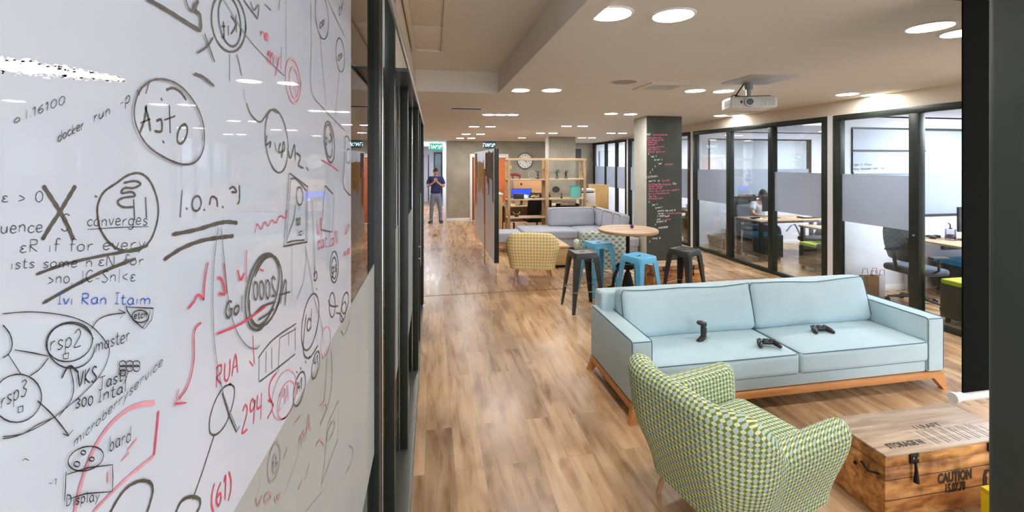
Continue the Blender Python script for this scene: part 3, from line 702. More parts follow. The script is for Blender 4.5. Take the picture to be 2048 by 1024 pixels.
# clock on the far wall
t = thing('wall_clock', 'round white wall clock with dark rim above the shelf', 'clock', (3.0, 14.045, 1.955))
R = Matrix.Rotation(pi / 2, 4, 'X')
MB().lathe([(0.001, 0), (0.265, 0), (0.27, 0.03), (0.262, 0.05), (0.245, 0.05), (0.24, 0.02), (0.001, 0.02)], n=40).xf(R).build('case', simple('dark_green_clock_rim', (0.08, 0.10, 0.08), 0.4), t)
MB().lathe([(0.001, 0.022), (0.24, 0.022), (0.24, 0.026), (0.001, 0.026)], n=40).xf(R).build('dial', 'clock_face', t)
for k in range(12):
    a = pi / 2 - (k + 1) * pi / 6
    text_obj('numeral', str(k + 1), 0.075, 'black', Matrix.Translation((0.19 * cos(a), -0.028, 0.19 * sin(a))) @ R, t)
def hand(a, l, wd):
    m = MB().box(-wd, -0.034, -0.03, wd, -0.031, l); m.xf(Matrix.Rotation(a, 4, 'Y')); m.build('hand', 'black', t)
hand(radians(140), 0.10, 0.007); hand(radians(95), 0.16, 0.005)

# ================================================================== seating
def section(h, zb=0.20, t=0.11, lean=0.0, zi=0.28):
    """closed wall section (outward offset o, height z, arc v) of an upholstered shell"""
    pts = []; rt = t / 2
    for k in range(9):
        f = k / 8; z = zb + (h - rt - zb) * f
        pts.append((rt + lean * f, z))
    for k in range(1, 8):
        a = pi * k / 8
        pts.append((rt * cos(a) + lean, h - rt + rt * sin(a)))
    for k in range(7):
        f = 1 - k / 6; z = zi + (h - rt - zi) * f
        pts.append((-rt + lean * f, z))
    return pts
def smooth(x): x = max(0, min(1, x)); return x * x * (3 - 2 * x)
def tub_chair(name, label, fab, loc, rz, w=0.78, d=0.78, hb=0.80, ha=0.56, cat='armchair', t=0.115, group=None, R=0.17, taper=0.84, zb=0.19, lean_b=0.07, legm='leg_wood', crn=0.0):
    T = thing(name, label, cat, loc, rz, group)
    hw, hd = w / 2 - t / 2, d / 2 - t / 2
    path = []                                   # (x, y, nx, ny) from front right, round the back, to front left
    n1 = 14; fy = d / 2 - 0.10
    for k in range(n1): path.append((hw, fy + (-hd + R - fy) * k / n1, 1, 0))
    for k in range(10): a = -pi / 2 * k / 10; path.append((hw - R + R * cos(a), -hd + R + R * sin(a), cos(a), sin(a)))
    for k in range(21): path.append((hw - R + (-2 * (hw - R)) * k / 20, -hd, 0, -1))
    for k in range(1, 11): a = -pi / 2 - pi / 2 * k / 10; path.append((-hw + R + R * cos(a), -hd + R + R * sin(a), cos(a), sin(a)))
    for k in range(1, n1 + 1): path.append((-hw, -hd + R + (fy + hd - R) * k / n1, -1, 0))
    m = MB(); uvl = m.bm.loops.layers.uv.verify(); rings = []; us = []; vs = []
    def ring(x, y, nx, ny, s, shrink=0.0, fwd=0.0):
        # back-ness: how far round towards the back this station lies
        bk = smooth((-(y) + (-hd + R + 0.20)) / 0.24) if abs(ny) < 0.999 else 1.0
        bk = smooth((0.09 + (-hd + R) - y) / 0.20)
        h = ha + (hb - ha) * bk - 0.03 * (1 - bk) * smooth((y + hd) / (2 * hd)) * 0
        h -= crn * abs(x / hw) ** 8 * bk
        ln = 0.02 + lean_b * bk
        tt = t * (1 - 0.0 * bk); sec = section(h, zb, tt, ln)
        zc_ = (zb + h) / 2; pts = []; vv = [0.0]
        for i, (o, z) in enumerate(sec):
            o2, z2 = o * (1 - shrink), z
            if shrink > 0:
                z2 = zc_ + (z - zc_) * (1 - 0.42 * shrink ** 1.6)
            k = taper + (1 - taper) * smooth((z2 - zb) / 0.36)
            px_, py_ = x + nx * o2, y + ny * o2 + fwd
            pts.append((px_ * k, py_ * k, z2))
            if i: vv.append(vv[-1] + (Vector(pts[-1]) - Vector(pts[-2])).length)
        rings.append(pts); us.append(s); vs.append(vv)
    fr = 0.10
    for k in range(6, 0, -1):
        a = pi / 2 * k / 6; x, y, nx, ny = path[0]; ring(x, y, nx, ny, -fr * sin(a), 1 - cos(a) * 0.999 if k < 6 else 0.96, fr * sin(a))
    s = 0.0
    for i, q in enumerate(path):
        if i: s += hypot(q[0] - path[i - 1][0], q[1] - path[i - 1][1]) + 0.0 * t
        ring(*q, s)
    for k in range(1, 7):
        a = pi / 2 * k / 6; x, y, nx, ny = path[-1]; ring(x, y, nx, ny, s + fr * sin(a), 1 - cos(a) * 0.999 if k < 6 else 0.96, fr * sin(a))
    Rv = [[m.bm.verts.new(p) for p in r] for r in rings]; n = len(rings[0])
    U = [[0.0] * n]                              # arc length of the outer and of the inner face, blended over the top
    for a in range(1, len(rings)):
        do = (Vector(rings[a][6]) - Vector(rings[a - 1][6])).length; di = (Vector(rings[a][-4]) - Vector(rings[a - 1][-4])).length
        U.append([U[-1][i] + do + (di - do) * smooth((i - 9) / 6.0) for i in range(n)])
    mid = U[len(U) // 2][:]
    U = [[v - mid[i] for i, v in enumerate(r)] for r in U]
    for a in range(len(Rv) - 1):
        for i in range(n):
            j = (i + 1) % n
            f = m.bm.faces.new((Rv[a][i], Rv[a][j], Rv[a + 1][j], Rv[a + 1][i]))
            va = lambda r, q: vs[r][q] if not (q == 0 and i == n - 1) else vs[r][-1] + 0.1
            for lp, (r, q) in zip(f.loops, ((a, i), (a, j), (a + 1, j), (a + 1, i))): lp[uvl].uv = (U[r][q], va(r, q))
    for r, sgn in ((0, 1), (-1, -1)):
        f = m.bm.faces.new(Rv[r][::sgn]); 
        for lp in f.loops: lp[uvl].uv = (lp.vert.co.x, lp.vert.co.z)
    m.build('shell', fab, T, 60)
    # seat deck and cushion
    k0 = taper
    q = MB().cushion((w / 2 - t) * k0 + 0.045, d / 2 * k0 - 0.02, 0.055, 0.03); q.xf(Matrix.Translation((0, 0.0, zb + 0.06))); q.uvbox().build('base', fab, T, 60)
    q = MB().cushion(w / 2 - t - 0.005, d / 2 - t / 2 + 0.0, 0.07, 0.05, 0.02); q.xf(Matrix.Translation((0, 0.04, 0.375))); q.uvbox().build('seat_cushion', fab, T, 60)
    for sx in (1, -1):
        for sy in (1, -1):
            MB().tube([(sx * 0.23 * w / 0.78, sy * 0.23, zb + 0.03), (sx * 0.275 * w / 0.78, sy * 0.275, 0.0)], [0.022, 0.012], 14).build('leg', legm, T)
    return T
tub_chair('leaf_pattern_armchair', 'green and white leaf-pattern tub armchair in the foreground, seen from behind', 'leaf', (1.63, 2.14, 0), radians(-76), w=0.78, d=0.84, hb=0.815, ha=0.62, t=0.13, lean_b=0.05, R=0.14)
tub_chair('gingham_armchair', 'yellow checked armchair seen from the back beside the black board', 'yellow', (1.62, 6.93, 0), radians(-17), w=0.82, d=0.70, hb=0.825, ha=0.57, R=0.10, taper=0.88, lean_b=0.0, zb=0.24, crn=0.05)
tub_chair('teal_pattern_armchair', 'teal and white patterned armchair behind the round bar table', 'leaf2', (2.80, 6.95, 0), radians(-8), w=0.80, d=0.72, hb=0.82, ha=0.58, R=0.10, taper=0.92, lean_b=0.0, crn=0.04)

# --- pale blue sofa
def piping_loop(pts, r, mat, parent, name='piping'):
    return MB().tube(pts, r, 6).build(name, mat, parent)
sx0, sx1, sy0, sy1 = 1.446, 4.31, 2.98, 3.86
cx = (sx0 + sx1) / 2; W = (sx1 - sx0) / 2; D = sy1 - sy0
sofa = thing('sofa', 'long pale blue two-cushion sofa on an orange oak base', 'sofa', (cx, sy0, 0))
AR = 0.165
for sg in (-1, 1):
    x0, x1 = (-W, -W + AR) if sg < 0 else (W - AR, W)
    a = B(x0, 0, 0.15, x1, D - 0.02, 0.612, bev=0.022, seg=4).build('armrest', 'sofa', sofa)
    for xx in (x0 + 0.004, x1 - 0.004):
        MB().tube([(xx, 0.006, 0.17), (xx, 0.006, 0.59), (xx, 0.014, 0.606), (xx, 0.03, 0.611), (xx, D - 0.06, 0.611)], 0.0035, 6).build('piping', 'piping', a)
    MB().tube([(x0 + 0.01, 0.004, 0.604), (x1 - 0.01, 0.004, 0.604)], 0.0035, 6).build('piping', 'piping', a)
B(-W + AR, 0.02, 0.15, W - AR, D - 0.2, 0.26, bev=0.015).build('seat_deck', 'sofa', sofa)
B(-W + 0.045, D - 0.17, 0.15, W - 0.045, D, 0.76, bev=0.03, seg=4).build('back_frame', 'sofa', sofa)
IN = W - AR
for sg in (-1, 1):
    cxs = sg * IN / 2
    m = MB().cushion(IN / 2 - 0.004, 0.36, 0.085, 0.032, 0.022, n=10); m.xf(Matrix.Translation((cxs, 0.35, 0.333)))
    sc = m.build('seat_cushion', 'sofa', sofa, 60)
    x0, x1 = cxs - IN / 2 + 0.012, cxs + IN / 2 - 0.012
    MB().tube([(x0, 0.6, 0.413), (x0, 0.02, 0.410), (x0 + 0.02, -0.002, 0.409), (cxs, -0.007, 0.411), (x1 - 0.02, -0.002, 0.409), (x1, 0.02, 0.410), (x1, 0.6, 0.413)], 0.0035, 6).build('piping', 'piping', sc)
    MB().tube([(x0, 0.02, 0.258), (x0 + 0.02, -0.002, 0.257), (x1 - 0.02, -0.002, 0.257), (x1, 0.02, 0.258)], 0.003, 6).build('piping', 'piping', sc)
    tilt = Matrix.Translation((cxs * 0.995, 0.60, 0.612)) @ Matrix.Rotation(radians(-14), 4, 'X')
    m = MB().cushion(IN / 2 + 0.004, 0.095, 0.215, 0.062, 0.0, n=12)
    for v in m.bm.verts:                     # soft, slightly slumped pillow
        fx = 1 - (v.co.x / (IN / 2 + 0.02)) ** 2; fz = 1 - (v.co.z / 0.215) ** 2
        v.co.y += math.copysign(0.045 * max(0, fx) ** 0.7 * max(0, fz) ** 0.8, v.co.y)
        if v.co.z > 0.1: v.co.z -= 0.016 * max(0, fx) * (1 + 0.5 * sin(v.co.x * 7 + sg))
        v.co.y += 0.006 * sin(v.co.x * 23 + v.co.z * 9) * max(0, fx) * max(0, fz)
    m.xf(tilt); bc = m.build('back_cushion', 'sofa', sofa, 60)
    pts = []
    for k in range(15):
        x = (-1 + 2 * k / 14) * (IN / 2 - 0.005); fx = 1 - (x / (IN / 2 + 0.02)) ** 2
        pts.append(tilt @ Vector((x * 0.985, -0.096 - 0.006 * fx, 0.196 - 0.016 * max(0, fx) * (1 + 0.5 * sin(x * 7 + sg)))))
    zs = [tilt @ Vector((-(IN / 2 - 0.0), -0.075, -0.16)), tilt @ Vector((-(IN / 2 - 0.0), -0.078, 0.15))]
    ze = [tilt @ Vector(((IN / 2 - 0.0), -0.078, 0.15)), tilt @ Vector(((IN / 2 - 0.0), -0.075, -0.16))]
    MB().tube(zs + pts + ze, 0.0038, 6).build('piping', 'piping', bc)
MB().box(-W, 0, 0.095, W, 0.045, 0.148, bev=0.004).box(-W, D - 0.06, 0.095, W, D - 0.015, 0.148, bev=0.004).box(-W, 0.045, 0.095, -W + 0.045, D - 0.06, 0.148).box(W - 0.045, 0.045, 0.095, W, D - 0.06, 0.148).build('base_rail', 'oak_orange', sofa)
for sx in (-1, 1):
    for yy, dy in ((0.0, -0.01), (D - 0.06, 0.03)):
        xo = sx * (W - 0.002)
        def corner(x, y, z): return (x, y, z)
        a = [(xo, yy, 0.115), (xo - sx * 0.12, yy, 0.115), (xo - sx * 0.12, yy + 0.045, 0.115), (xo, yy + 0.045, 0.115)]
        xb = xo + sx * 0.002 + (sx * -0.0); bx = xo + sx * (0.03)
        bt = [(bx, yy + dy, 0), (bx - sx * 0.045, yy + dy, 0), (bx - sx * 0.045, yy + dy + 0.04, 0), (bx, yy + dy + 0.04, 0)]
        MB().loft([bt, a]).build('leg', 'oak_orange', sofa)

# --- game controllers on the sofa
def controller(label, loc, rot, proto=[None]):
    if proto[0]:
        c = copy_tree(proto[0]); c.location = loc; c.rotation_euler = rot; c['label'] = label; return c
    t = thing('game_controller', label, 'game controller', loc, 0, 'black game controllers on the blue sofa'); t.rotation_euler = rot
    m = MB(); m.cushion(0.048, 0.024, 0.0165, 0.014, 0.003, n=4)
    for sg in (-1, 1):                       # grips sweep down and outwards
        rings = []
        P = [(sg * 0.040, 0.006, 0.001, 0.020), (sg * 0.055, -0.004, 0.0, 0.0235), (sg * 0.066, -0.024, -0.003, 0.0225), (sg * 0.074, -0.048, -0.007, 0.0185), (sg * 0.078, -0.066, -0.010, 0.0145), (sg * 0.079, -0.074, -0.011, 0.006)]
        m.tube([(a, b, c) for a, b, c, r in P], [r for a, b, c, r in P], 14)
    m.build('body', 'black_gloss', t, 70)
    for sg in (-1, 1):
        MB().lathe([(0.011, 0.012), (0.011, 0.017), (0.006, 0.018), (0.006, 0.027), (0.0105, 0.029), (0.009, 0.032), (0.001, 0.031)], c=(sg * 0.024, -0.014, 0), n=16).build('thumbstick', 'charcoal', t)
        MB().cushion(0.013, 0.006, 0.006, 0.004, n=2).xf(Matrix.Translation((sg * 0.052, 0.026, 0.004))).build('shoulder_button', 'charcoal', t)
    MB().box(-0.022, 0.0, 0.0175, 0.022, 0.020, 0.0205, bev=0.002).build('touch_pad', 'charcoal', t)
    m = MB().box(-0.0615, 0.004, 0.0195, -0.0455, 0.009, 0.0245).box(-0.056, -0.0015, 0.0195, -0.051, 0.0145, 0.0245); m.build('direction_pad', 'charcoal', t)
    for a, b in ((0.054, 0.016), (0.054, -0.003), (0.0445, 0.0065), (0.0635, 0.0065)):
        MB().lathe([(0.001, 0.0255), (0.004, 0.025), (0.0042, 0.019)], c=(a, b, 0), n=10).build('action_button', 'grey_metal', t)
    proto[0] = t; return t
controller('black game controller lying nearest the gap between the seat cushions', (2.70, 3.125, 0.463), (radians(4), 0, radians(-14)))
controller('black game controller lying alone on the right seat cushion', (3.38, 3.29, 0.466), (radians(4), 0, radians(-8)))
controller('black game controller standing on end against the left back cushion', (2.245, 3.30, 0.520), (radians(78), radians(90), radians(12)))

# --- grey corner sofa in the middle distance
gs = thing('corner_sofa', 'light grey L-shaped corner sofa in front of the wooden shelf', 'corner sofa', (0, 0, 0))
m = MB(); m.box(1.95, 9.05, 0.06, 4.02, 10.0, 0.27, bev=0.01).box(3.12, 7.98, 0.06, 4.0, 9.05, 0.27, bev=0.01).build('base', 'grey_sofa', gs)
def gcush(x0, y0, z0, x1, y1, z1, r=0.04, puff=0.02, name='seat_cushion', par=gs, mat='grey_sofa', tilt=None, pipe=False):
    m = MB().cushion((x1 - x0) / 2, (y1 - y0) / 2, (z1 - z0) / 2, r, puff, n=6)
    T0 = Matrix.Translation(((x0 + x1) / 2, (y0 + y1) / 2, (z0 + z1) / 2)) @ (tilt or Matrix.Identity(4)); m.xf(T0)
    o = m.build(name, mat, par, 60)
    return o
gcush(1.92, 9.02, 0.25, 3.12, 9.98, 0.43); gcush(3.12, 7.95, 0.25, 4.02, 9.98, 0.43)
bc = gcush(2.62, 9.62, 0.43, 3.74, 9.84, 0.87, 0.07, 0, 'back_cushion', tilt=Matrix.Rotation(radians(-8), 4, 'X'))
MB().tube([(2.66, 9.60, 0.80), (2.70, 9.62, 0.845), (3.2, 9.62, 0.862), (3.66, 9.62, 0.85), (3.70, 9.60, 0.80)], 0.006, 6).build('piping', 'piping_grey', bc)
for y0, y1 in ((9.3, 9.86), (8.72, 9.28), (8.3, 8.70)):
    o = gcush(3.76, y0, 0.43, 3.98, y1, 0.85, 0.07, 0, 'back_cushion', tilt=Matrix.Rotation(radians(8), 4, 'Y'))
    MB().tube([(3.775, y0 + 0.03, 0.80), (3.79, y0 + 0.07, 0.838), (3.79, y1 - 0.07, 0.838), (3.775, y1 - 0.03, 0.80)], 0.006, 6).build('piping', 'piping_grey', o)
for x, y in ((2.0, 9.1), (3.2, 8.05), (3.92, 8.05), (3.92, 9.9), (2.0, 9.9)): MB().box(x - 0.025, y - 0.025, 0, x + 0.025, y + 0.025, 0.06).build('leg', 'black', gs)
bn = thing('upholstered_bench', 'light grey bench on wooden legs behind the black board', 'bench', (1.52, 9.3, 0))
MB().cushion(0.36, 0.30, 0.10, 0.03, 0.01).xf(Matrix.Translation((0, 0, 0.32))).build('seat', 'grey_sofa', bn, 60)
MB().box(-0.33, -0.27, 0.17, 0.33, 0.27, 0.215).build('apron', 'leg_wood', bn)
for sx in (-1, 1):
    for sy in (-1, 1): MB().tube([(sx * 0.28, sy * 0.22, 0.17), (sx * 0.31, sy * 0.25, 0)], [0.022, 0.014], 10).build('leg', 'leg_wood', bn)
lt = thing('low_table', 'low plain wooden box table in front of the grey corner sofa', 'coffee table', (2.10, 7.98, 0))
B(-0.36, -0.40, 0.365, 0.36, 0.40, 0.40, bev=0.004).build('top', 'low_wood', lt)
MB().box(-0.34, -0.38, 0.05, 0.34, 0.38, 0.365, bev=0.004).build('box', 'low_wood', lt)
MB().box(-0.30, -0.34, 0.0, 0.30, 0.34, 0.05).build('plinth', 'black', lt)

# --- round bar table
bt = thing('bar_table', 'tall round table with planked wood top and black pedestal', 'bar table', (2.78, 5.87, 0))
m = MB()
for k in range(8):                           # planks clipped to the circle
    y0, y1 = -0.42 + k * 0.105, -0.42 + (k + 1) * 0.105 - 0.004
    pts = []
    for j in range(7):
        y = y0 + (y1 - y0) * j / 6; pts.append((sqrt(max(0, 0.42 ** 2 - y * y)), y))
    for j in range(7):
        y = y1 - (y1 - y0) * j / 6; pts.append((-sqrt(max(0, 0.42 ** 2 - y * y)) - 1e-4, y))
    m.prism(pts, 0.955, 0.966)
m.build('top_planks', 'table_wood', bt)
MB().lathe([(0.001, 0.925), (0.415, 0.925), (0.425, 0.932), (0.425, 0.958), (0.42, 0.9635), (0.40, 0.955), (0.001, 0.955)], n=48).build('top_rim', 'table_edge', bt)
MB().box(-0.30, -0.035, 0.895, 0.30, 0.035, 0.925).box(-0.035, -0.30, 0.895, 0.035, 0.30, 0.925).build('batten', 'table_edge', bt)
MB().tube([(0, 0, 0.12), (0, 0, 0.895)], 0.028, 18).tube([(0, 0, 0.42), (0, 0, 0.52)], 0.05, 18).build('pedestal', 'black', bt)
MB().lathe([(0.001, 0.10), (0.075, 0.10), (0.085, 0.14), (0.06, 0.26), (0.04, 0.34)], n=20).build('hub', 'black', bt)
for k in range(4):
    a = radians(20 + 90 * k); pr = [(0.05, 0.40), (0.12, 0.43), (0.20, 0.40), (0.265, 0.30), (0.29, 0.18), (0.31, 0.07), (0.36, 0.025), (0.42, 0.015)]
    sp = spline(pr, 4); MB().tube([(r * cos(a), r * sin(a), z) for r, z in sp], [0.022] * (len(sp) - 4) + [0.02, 0.018, 0.016, 0.013], 10).build('leg', 'black', bt)
p = at(1264, 454, 0.985)
t = thing('small_ball', 'small dark purple ball on the round bar table', 'ball', (p.x, p.y, 0.966))
MB().lathe([(0.028 * sin(a), 0.028 - 0.028 * cos(a)) for a in [pi * k / 12 for k in range(13)]], n=18).build('ball', 'purple', t)
MB().lathe([(0.001, 0.054), (0.007, 0.055), (0.006, 0.061), (0.001, 0.062)], n=10).build('knob', 'black', t)

# --- metal stools
def stool(label, mat, loc, rz, h=0.76, proto={}):
    if mat in proto: return dup(proto[mat], loc, rz, label)
    t = thing('metal_stool', label, 'bar stool', loc, rz, 'blue metal stools at the bar table' if 'blue' in mat else 'dark metal stools at the bar table')
    s = 0.155; m = MB()
    def sq(q, z, r=0.03):
        out = []
        for sx, sy in ((1, 1), (-1, 1), (-1, -1), (1, -1)):
            a0 = math.atan2(sy, sx) - pi / 4
            for k in range(5):
                a = a0 + pi / 2 * k / 4; out.append((sx * (q - r) + r * cos(a), sy * (q - r) + r * sin(a), z))
        return out
    m.loft([sq(s + 0.008, h - 0.075), sq(s + 0.002, h - 0.012), sq(s - 0.004, h - 0.002), sq(s - 0.014, h), sq(s - 0.026, h - 0.001, 0.02), sq(s - 0.034, h - 0.010, 0.02)], cap=False)
    m.loft([sq(s - 0.034, h - 0.010, 0.02), sq(s - 0.036, h - 0.018, 0.02)])
    m.build('seat', mat, t, 40)
    sl = MB().cushion(0.034, 0.011, 0.002, 0.0019, n=3); sl.xf(Matrix.Translation((0, 0, h - 0.0085)) @ Matrix.Rotation(radians(8), 4, 'Z')); sl.build('hand_slot', 'black', t)
    for sx in (-1, 1):
        for sy in (-1, 1):
            rings = []
            for f, q, wd in ((0, s + 0.004, 0.085), (0.10, s + 0.012, 0.078), (0.5, s + 0.036, 0.058), (0.97, 0.222, 0.034), (1, 0.226, 0.032)):
                z = (h - 0.06) * (1 - f); th = 0.006; c2 = q * 1.0
                L = [(c2, c2), (c2, c2 - wd), (c2 - th, c2 - wd), (c2 - th, c2 - th * 2), (c2 - th * 2, c2 - th), (c2 - wd, c2 - th), (c2 - wd, c2)]
                rings.append([(sx * x, sy * y, z) for x, y in L])
            MB().loft(rings).build('leg', mat, t, 30)
    for z, q in ((0.27, 0.196), (0.46, 0.178)):
        if z == 0.27:
            for a, b in (((-q, -q), (q, -q)), ((q, -q), (q, q)), ((q, q), (-q, q)), ((-q, q), (-q, -q))):
                MB().tube([(a[0], a[1], z), (b[0], b[1], z)], 0.006, 8).build('foot_rail', 'rail', t)
    MB().tube([(-0.15, -0.15, h - 0.13), (0, 0, h - 0.11), (0.15, 0.15, h - 0.13)], 0.006, 8).tube([(-0.15, 0.15, h - 0.13), (0, 0, h - 0.11), (0.15, -0.15, h - 0.13)], 0.006, 8).build('cross_brace', 'rail', t)
    proto[mat] = t; return t
stool('dark grey metal stool nearest the sofa corner, in front of the yellow chair', 'stool_black', (1.95, 5.47, 0), radians(3))
stool('dark grey metal stool right of the table before the pillar', 'stool_black', (3.36, 5.36, 0), radians(27))
stool('sky blue metal stool tucked under the left side of the bar table', 'stool_blue', (2.40, 6.06, 0), radians(12))
stool('sky blue metal stool right behind the blue sofa back', 'stool_blue', (2.56, 5.09, 0), radians(22))

# --- rustic trunks
def trunk(label, loc, w, d, h, stencil=True):
    t = thing('wooden_trunk', label, 'trunk', loc, 0)
    b = B(0, 0.004, 0, w, d - 0.004, h - 0.075, bev=0.004).build('body', 'crate', t)
    lid = B(-0.003, 0, h - 0.072, w + 0.003, d, h - 0.012, bev=0.004).build('lid', 'crate', t)
    top = B(-0.006, -0.006, h - 0.012, w + 0.006, d + 0.006, h, bev=0.003).build('lid_top', 'crate_top', t)
    for k in range(1, 3): B(-0.001, 0.0025, h * k / 3.3, w + 0.001, 0.005, h * k / 3.3 + 0.003).build('plank_joint', 'stencil', b)
    for xs in (0.18, w - 0.20):
        hp = MB().box(xs - 0.028, -0.010, h - 0.062, xs + 0.028, -0.001, h - 0.008, bev=0.002).build('hasp_plate', 'black', t)
        sp = [(xs, -0.012, h - 0.055), (xs, -0.016, h - 0.10), (xs, -0.016, h - 0.16)]
        MB().tube(sp, [0.006, 0.008, 0.014], 10).build('hasp_tongue', 'black', t)
        for sg in (-1, 1): MB().lathe([(0.001, 0.0), (0.006, 0.002), (0.006, 0.004)], n=8).xf(Matrix.Translation((xs + sg * 0.014, -0.0105, h - 0.03)) @ Matrix.Rotation(pi / 2, 4, 'X')).build('rivet', 'steel', hp)
    for k in (0.25, 0.75):
        MB().tube([(-0.004, d * k - 0.05, h * 0.66), (-0.02, d * k, h * 0.62), (-0.004, d * k + 0.05, h * 0.66)] if k < 0.5 else [(-0.004, d * 0.5, h * 0.6), (-0.014, d * 0.5, h * 0.58), (-0.004, d * 0.5, h * 0.56)], 0.006, 8).build('side_handle', 'black', t)
    return t, b, top
RX = Matrix.Rotation(pi / 2, 4, 'X')
tw, td, thh = 0.92, 0.335, 0.366
t, b, top = trunk('worn orange-brown wooden trunk with stencilled lid in the right foreground', (2.40, 1.93, 0), tw, td, thh)
text_obj('stencil_lettering', 'CAUTION', 0.075, 'stencil', Matrix.Translation((0.47, 0.0035, 0.185)) @ RX, t, sx=0.70, bold=0.0035)
text_obj('stencil_lettering', '15.07.78', 0.066, 'stencil', Matrix.Translation((0.47, 0.0035, 0.125)) @ RX, t, sx=0.64, bold=0.003)
text_obj('stencil_lettering', 'STORAGE N', 0.05, 'stencil', Matrix.Translation((0.20, 0.055, thh)), t, sx=0.9, bold=0.002)
m = MB()                                       # arrow in a stencilled arch
m.prism([(-0.03, -0.05), (0.03, -0.05), (0.03, 0.012), (0.018, 0.042), (-0.018, 0.042), (-0.03, 0.012), (-0.030, -0.05)][:6], 0, 0.001, lambda x, y, z: (0.70 + x, 0.0028 - z, 0.155 + y))
m.build('arrow_stencil', 'stencil', t)
MB().prism([(0, 0.032), (-0.016, 0.008), (-0.007, 0.008), (-0.007, -0.04), (0.007, -0.04), (0.007, 0.008), (0.016, 0.008)], 0, 0.001, lambda x, y, z: (0.70 + x, 0.0012 - z, 0.155 + y)).build('arrow_mark', 'crate', t)
for k in range(20):                            # saw marks and scratches on the lid
    x = 0.36 + k * 0.024; B(x, 0.012 + 0.01 * (k % 3), thh, x + 0.0035, 0.15 - 0.012 * (k % 4), thh + 0.0006).xf(Matrix.Identity(4)).build('saw_mark', 'stencil' if k % 3 else 'paper', top)
text_obj('stencil_lettering', '11RAFT', 0.05, 'stencil', Matrix.Translation((0.50, 0.165, thh)), t, sx=1.2)
t2, b2, top2 = trunk('orange-brown wooden trunk behind the sofa at the pillar foot', (3.24, 5.98, 0), 0.85, 0.335, 0.372)
# yellow object at the foot of the column
yb = thing('yellow_box', 'bright yellow box edge at the foot of the dark column', 'box', (2.0, 1.28, 0))
q0 = onY(1961, 972, 1.5)
B(0, 0, 0, 0.30, 0.2, 0.2).xf(Matrix.Identity(4)).build('box', 'yellow_box', yb)
KY = yb
bpy.data.objects.remove(KIDS[yb.name].pop()); yb.location = (2.84, 1.5, 0); yb['label'] = 'bright yellow box standing in front of the trunk beside the dark column'
B(0, 0, 0, 0.40, 0.30, 0.215, bev=0.004).build('box', 'yellow_box', yb)
B(-0.0, -0.0, 0.217, 0.40, 0.30, 0.237, bev=0.004).build('lid', 'yellow_box', yb)

# --- hanging projection screen seen from behind
t = thing('projection_screen', 'black-backed projection screen hanging beside the column, white bar below', 'projection screen', (2.1, 1.75, 0))
q = onY(1925, 790, 1.75); X0 = q.x - 2.1; Z0 = q.z
B(X0, -0.004, Z0, X0 + 1.6, 0.004, 2.775).build('fabric', simple('black_screen_backing', (0.006, 0.007, 0.006), 0.9, spec=0.05), t)
MB().tube([(X0 - 0.045, 0, Z0 - 0.008), (X0 + 1.62, 0, Z0 - 0.008)], 0.021, 18).build('bottom_bar', 'white', t)
MB().lathe([(0.001, -0.012), (0.024, -0.012), (0.026, 0), (0.024, 0.012), (0.001, 0.012)], n=18).xf(Matrix.Translation((X0 - 0.05, 0, Z0 - 0.008)) @ Matrix.Rotation(pi / 2, 4, 'Y')).build('end_cap', 'white', t)
B(X0 - 0.06, -0.03, 2.775, X0 + 1.66, 0.03, 2.8195, bev=0.006).build('case', 'black', t)

# --- free standing board with reflecting glass face and wood collage
t = thing('display_board', 'tall black-edged board with wood collage on its glossy face', 'display board', (0.95, 6.76, 0))
B(0.0, 0, 0.335, 0.075, 3.2, 2.15, bev=0.006).build('panel', 'frame', t)
gm, gb = base('grey_glossy_face'); gb.inputs['Roughness'].default_value = 0.22; gb.inputs['Specular IOR Level'].default_value = 0.25
tc = nn(gm, 'ShaderNodeTexCoord'); sp = nn(gm, 'ShaderNodeSeparateXYZ'); lk(gm, tc.outputs['Object'], sp.inputs[0])
nz = nn(gm, 'ShaderNodeTexNoise'); nz.inputs['Scale'].default_value = 1.2; lk(gm, tc.outputs['Object'], nz.inputs['Vector'])
r = ramp(gm, [(0.3, (0.56, 0.57, 0.62)), (0.7, (0.66, 0.67, 0.72))]); lk(gm, nz.outputs[0], r.inputs[0]); lk(gm, r.outputs[0], gb.inputs['Base Color'])
B(-0.004, 0.002, 0.34, 0.0, 3.198, 2.146).build('face', gm, t)
MB().box(0.02, 0.0, 0.002, 0.026, 3.2, 0.334).build('glass_front', glass('glass_front', (0.97, 0.98, 0.98), 0.17, rough=0.05), t)
random.seed(11)
pal = [simple('collage_wood_%s' % n, c, 0.7, var=0.25, scale=14, spec=0.08) for n, c in (('brown', (0.24, 0.13, 0.07)), ('tan', (0.70, 0.50, 0.27)), ('rust', (0.62, 0.20, 0.10)), ('grey', (0.26, 0.24, 0.22)), ('ochre', (0.74, 0.54, 0.26)))]
col = MB
y = 0.04; k = 0
while y < 3.1:
    wd = random.uniform(0.10, 0.26); f = y / 3.2
    if f < 0.30: z1 = 2.13 - random.uniform(0, 0.05); z0 = z1 - random.uniform(0.35, 0.85); pi_ = random.choice([0, 3, 3])
    elif f < 0.42: z1 = 1.80; z0 = random.uniform(0.75, 1.15); pi_ = random.choice([2, 0, 1])
    elif f < 0.78: z1 = 1.98 - random.uniform(0, 0.12); z0 = random.uniform(1.25, 1.5); pi_ = random.choice([1, 4, 4])
    else: z1 = 2.12; z0 = random.uniform(1.55, 1.8); pi_ = random.choice([0, 3])
    B(-0.0045, y, z0, -0.0042, min(y + wd, 3.18), z1).build('collage_strip', pal[pi_], t)
    if f > 0.78 or 0.3 < f < 0.4:
        B(-0.0045, y, z0 - 0.75, -0.0042, min(y + wd * 0.8, 3.18), z0).build('collage_strip', pal[2 if f > 0.85 else 1], t)
    y += wd + 0.004; k += 1
